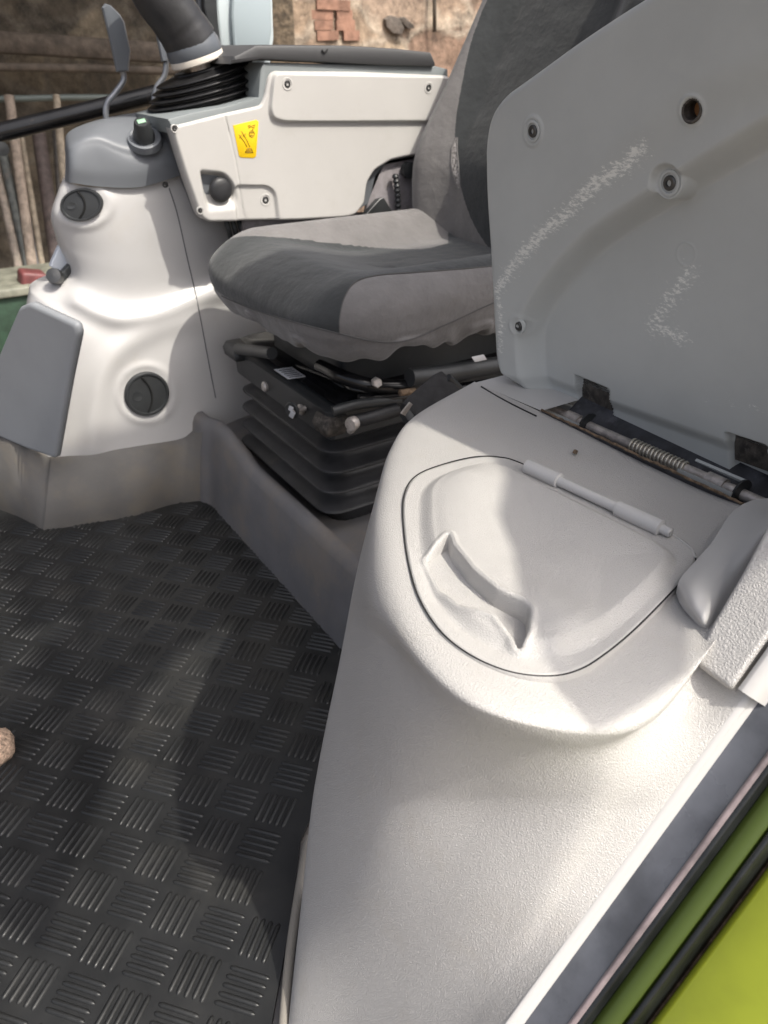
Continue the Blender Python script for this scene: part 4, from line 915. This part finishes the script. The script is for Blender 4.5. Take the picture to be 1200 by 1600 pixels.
# ================================================================== FLAP
fp = Plane(np.array([.722, .5, .56]), (0, -1, 0), (-.085, 0, .996))
if fp.n[0] > 0: fp.n = -fp.n
flp = root('seat_flap', (.722, .5, .55), 'large grey moulded flap folded up on its hinge, scuffed white along the rib', 'flap')
fpx = [(792, 604), (778, 588), (772, 560), (768, 480), (764, 400), (757, 300), (756, 225), (764, 180), (785, 150), (830, 118), (900, 66), (990, 6), (1100, -58), (1230, -110), (1420, -150), (1560, -60), (1600, 300), (1600, 1000), (1400, 912), (1200, 822), (1110, 780), (1000, 732), (915, 692), (865, 664), (825, 632)]
fol = fp.uvs(fpx); fol = rounded(fol, .03, 5)
Kp = crom(fp.uvs([(808, 640), (798, 560), (800, 510), (815, 470), (850, 420), (905, 362), (1000, 296), (1100, 232), (1200, 172), (1330, 105), (1500, 40)]), 90)
Kpoly = np.vstack([Kp, fp.uvs([(1800, 40), (1800, 1100), (808, 900)])])
K2 = crom(fp.uvs([(768, 520), (778, 450), (805, 395), (860, 322), (940, 238), (1010, 175), (1075, 125), (1200, 72), (1400, 0)]), 80)
K2poly = np.vstack([K2, fp.uvs([(1800, 0), (1800, 1100), (768, 1100)])])
not1 = rounded(fp.uvs([(864, 600), (915, 622), (914, 690), (866, 668)]), .003, 3); not2 = rounded(fp.uvs([(1098, 694), (1160, 716), (1158, 800), (1100, 770)]), .003, 3)
bev_l = fp.uvs([(700, 560), (790, 585), (915, 636), (1096, 703), (1200, 742), (1600, 900)])
bevp = np.vstack([bev_l, fp.uvs([(1600, 1200), (700, 1000)])])
def fhf(uv):
    h = -.034*smooth(sdist(uv, Kpoly)/.028) - .007*smooth(sdist(uv, K2poly)/.05)
    h -= .008*smooth(sdist(uv, bevp)/.02)
    for nn in (not1, not2): h -= .012*smooth(sdist(uv, nn)/.003+.5)
    m_ = 1-smooth((np.linalg.norm(uv-fp.uv(1030, 290), axis=1)-.015)/.006); h = h*(1-m_)-.016*m_
    for (x, y, r) in ((833, 205, .011), (1030, 290, .012), (803, 512, .010)):
        d = np.linalg.norm(uv-fp.uv(x, y), axis=1); h += .0015*np.exp(-((d-r*1.35)/.0022)**2)
    d = np.linalg.norm(uv-fp.uv(1077, 173), axis=1); h -= .03*(1-smooth((d-.0085)/.0015)); h += .0012*np.exp(-((d-.0125)/.002)**2)
    d = np.linalg.norm(uv-fp.uv(1032, 410), axis=1); h += .0005*np.exp(-((d-.012)/.0012)**2)
    return h
sc1 = fp.uvs([(776, 455), (800, 415), (840, 370), (880, 335), (925, 290), (960, 268), (1000, 232)])
sc2 = fp.uvs([(776, 450), (782, 500), (780, 545)]); sc3 = fp.uvs([(1040, 440), (1010, 480), (980, 520), (1025, 545)]); sc4 = fp.uvs([(1060, 640), (1090, 648), (1150, 658)])
def fwear(uv):
    return np.clip(np.maximum.reduce([1.0*np.exp(-(segd(uv, sc1)/.011)**2), .75*np.exp(-(segd(uv, sc2)/.008)**2), .8*np.exp(-(segd(uv, sc3)/.013)**2), .45*np.exp(-(segd(uv, sc4)/.004)**2), .75*np.exp(-(np.linalg.norm(uv-fp.uv(988, 248), axis=1)/.014)**2)]), 0, 1)
plate('flap_panel', fp, fol, m_flap, flp, hf=fhf, n=640, rings=260, thick=.07, edge=.009, cen=fp.uv(1090, 380), wear=fwear)
def fh(x, y): return fp.hit(x, y)+fp.n*float(fhf(fp.uv(x, y)[None])[0])
for (x, y, r) in ((833, 205, .0095), (1030, 290, .0105), (803, 512, .009)): screw(fp.hit(x, y)+fp.n*(float(fhf(fp.uv(x, y)[None])[0])+.0008), fp.n, r, m_flap, flp)
for (x, y, r) in ((1077, 173, .0092),):
    c = fp.hit(x, y)+fp.n*float(-.005); hr_ = lathe('drain_hole', c, fp.n, [(r*1.15, -.004), (r*1.3, .0015), (r*1.15, .003), (r*.95, .002), (r*.92, -.014), (r*.9, -.018)], m_grime, flp, seg=32, cap0=False)
    lathe('hole_backing', c-fp.n*.013, fp.n, [(r*.9, 0), (r*.01, .001)], m_orange, hr_, seg=20)  # orange-brown disc stands in for what shows through the hole
    m_orange
# pockets + hinge arms + rod + spring
for nn, px4 in ((not1, [(864, 603), (913, 624), (912, 668), (866, 650)]), (not2, [(1099, 698), (1158, 718), (1157, 764), (1101, 742)])):
    P0 = [fp.hit(x, y)-fp.n*.053 for x, y in px4]; prism('hinge_pocket', P0, fp.n, .01, m_grime, flp, bev=.001)
RX = .752; r0, r1 = px_(846, 633, RX), px_(1210, 795, RX)
hg = root('hinge_rod', r0, 'worn steel hinge rod with coil spring along the bottom of the flap', 'hinge')
rv = r1-r0
tube('rod', [r0, r0+rv*.5, r1+rv*.3], .0068, m_steel, hg, seg=20)
for (x, y) in ((905, 655), (1132, 752)):
    t = (x-846)/364; tube('rod_sleeve', [r0+rv*(t-.02), r0+rv*(t+.045)], .0095, m_steel, hg, seg=20)
t0, t1 = (1012-846)/364, (1096-846)/364; n = 15; pts = []
for (ta, tb_) in ((.045, .245), (.685, .885)):
    lo = []
    for t in np.linspace(ta, tb_, 10):
        c = r0+rv*t; arc = [(a, .019) for a in np.linspace(158, 395, 22)]+[(a, .0155) for a in np.linspace(395, 158, 22)]
        lo.append([c+np.array([math.cos(math.radians(a))*q, 0, math.sin(math.radians(a))*q]) for a, q in arc])
    loft('hinge_arm', lo, m_flap, flp, sharp=50)
    for t in (tb_,):
        c = r0+rv*t; lathe('arm_end', c, rv/np.linalg.norm(rv), [(.017, -.001), (.0175, .002), (.006, .003)], m_dark, flp, seg=24)
uu = np.array([1, 0, 0.]); vv = np.cross(rv/np.linalg.norm(rv), uu)
for k in range(n*16): t = k/(n*16-1); a = 2*math.pi*k/16; pts.append(r0+rv*(t0+(t1-t0)*t)+  .0086*(math.cos(a)*uu+math.sin(a)*vv))
tube('coil_spring', pts, .0017, M('spring wire', (.62, .58, .50), .35, metal=.7), hg, seg=8)
box('hinge_post', r0+np.array([.0, .004, -.008]), (.02, .006, .035), m_dark, hg, bev=.003)

# ================================================================== out-of-frame: unseen blockers, added for the shade they cast
hatch_blocker = root('hatch_shade_blocker', (1.0, -.1, .45), 'pale unseen slab added to cast shade on the console and hatch', 'hatch shade blocker')
P0 = [np.array([x, -.1, z_]) for x, z_ in ((.49, 1.03), (.54, 1.155), (.63, 1.26), (.684, 1.345), (.768, 1.43), (.86, 1.55), (.95, 2.4), (1.95, 2.4), (1.95, 1.3), (1.0, 1.25), (.76, 1.17), (.68, 1.11), (.59, 1.03), (.50, 1.02))]
prism('blocker_slab', P0, (0, -1, 0), .05, m_sm, hatch_blocker, bev=.01)  # added slab; its outline follows the wanted shadow edge on the hatch

wm = root('floor_shade_blocker', (.5, -.12, 1.5), 'unseen black slab on an arm, added to shade the floor mat', 'floor shade blocker')
P0 = [np.array([x, -.1, z_]) for x, z_ in ((.24, 1.12), (.42, 1.36), (.60, 1.60), (.74, 1.755), (.90, 1.80), (.92, 2.35), (.66, 1.97), (.50, 1.84), (.36, 1.76), (.20, 1.70))]
prism('floor_blocker_slab', P0, (0, -1, 0), .05, m_dark, wm, bev=.01)  # added out of view; outline shaped to keep the mat in shade
tube('blocker_arm', [np.array([.80, -.13, 2.0]), np.array([.97, -.13, 2.1])], .015, m_dark, wm)

rf = box('overhead_blocker', (1.1, .17, 2.03), (1.0, .46, .05), m_con, bev=.015, label='pale unseen slab added overhead to shade the far floor', cat='shade blocker')  # added out of view to shade the far part of the floor
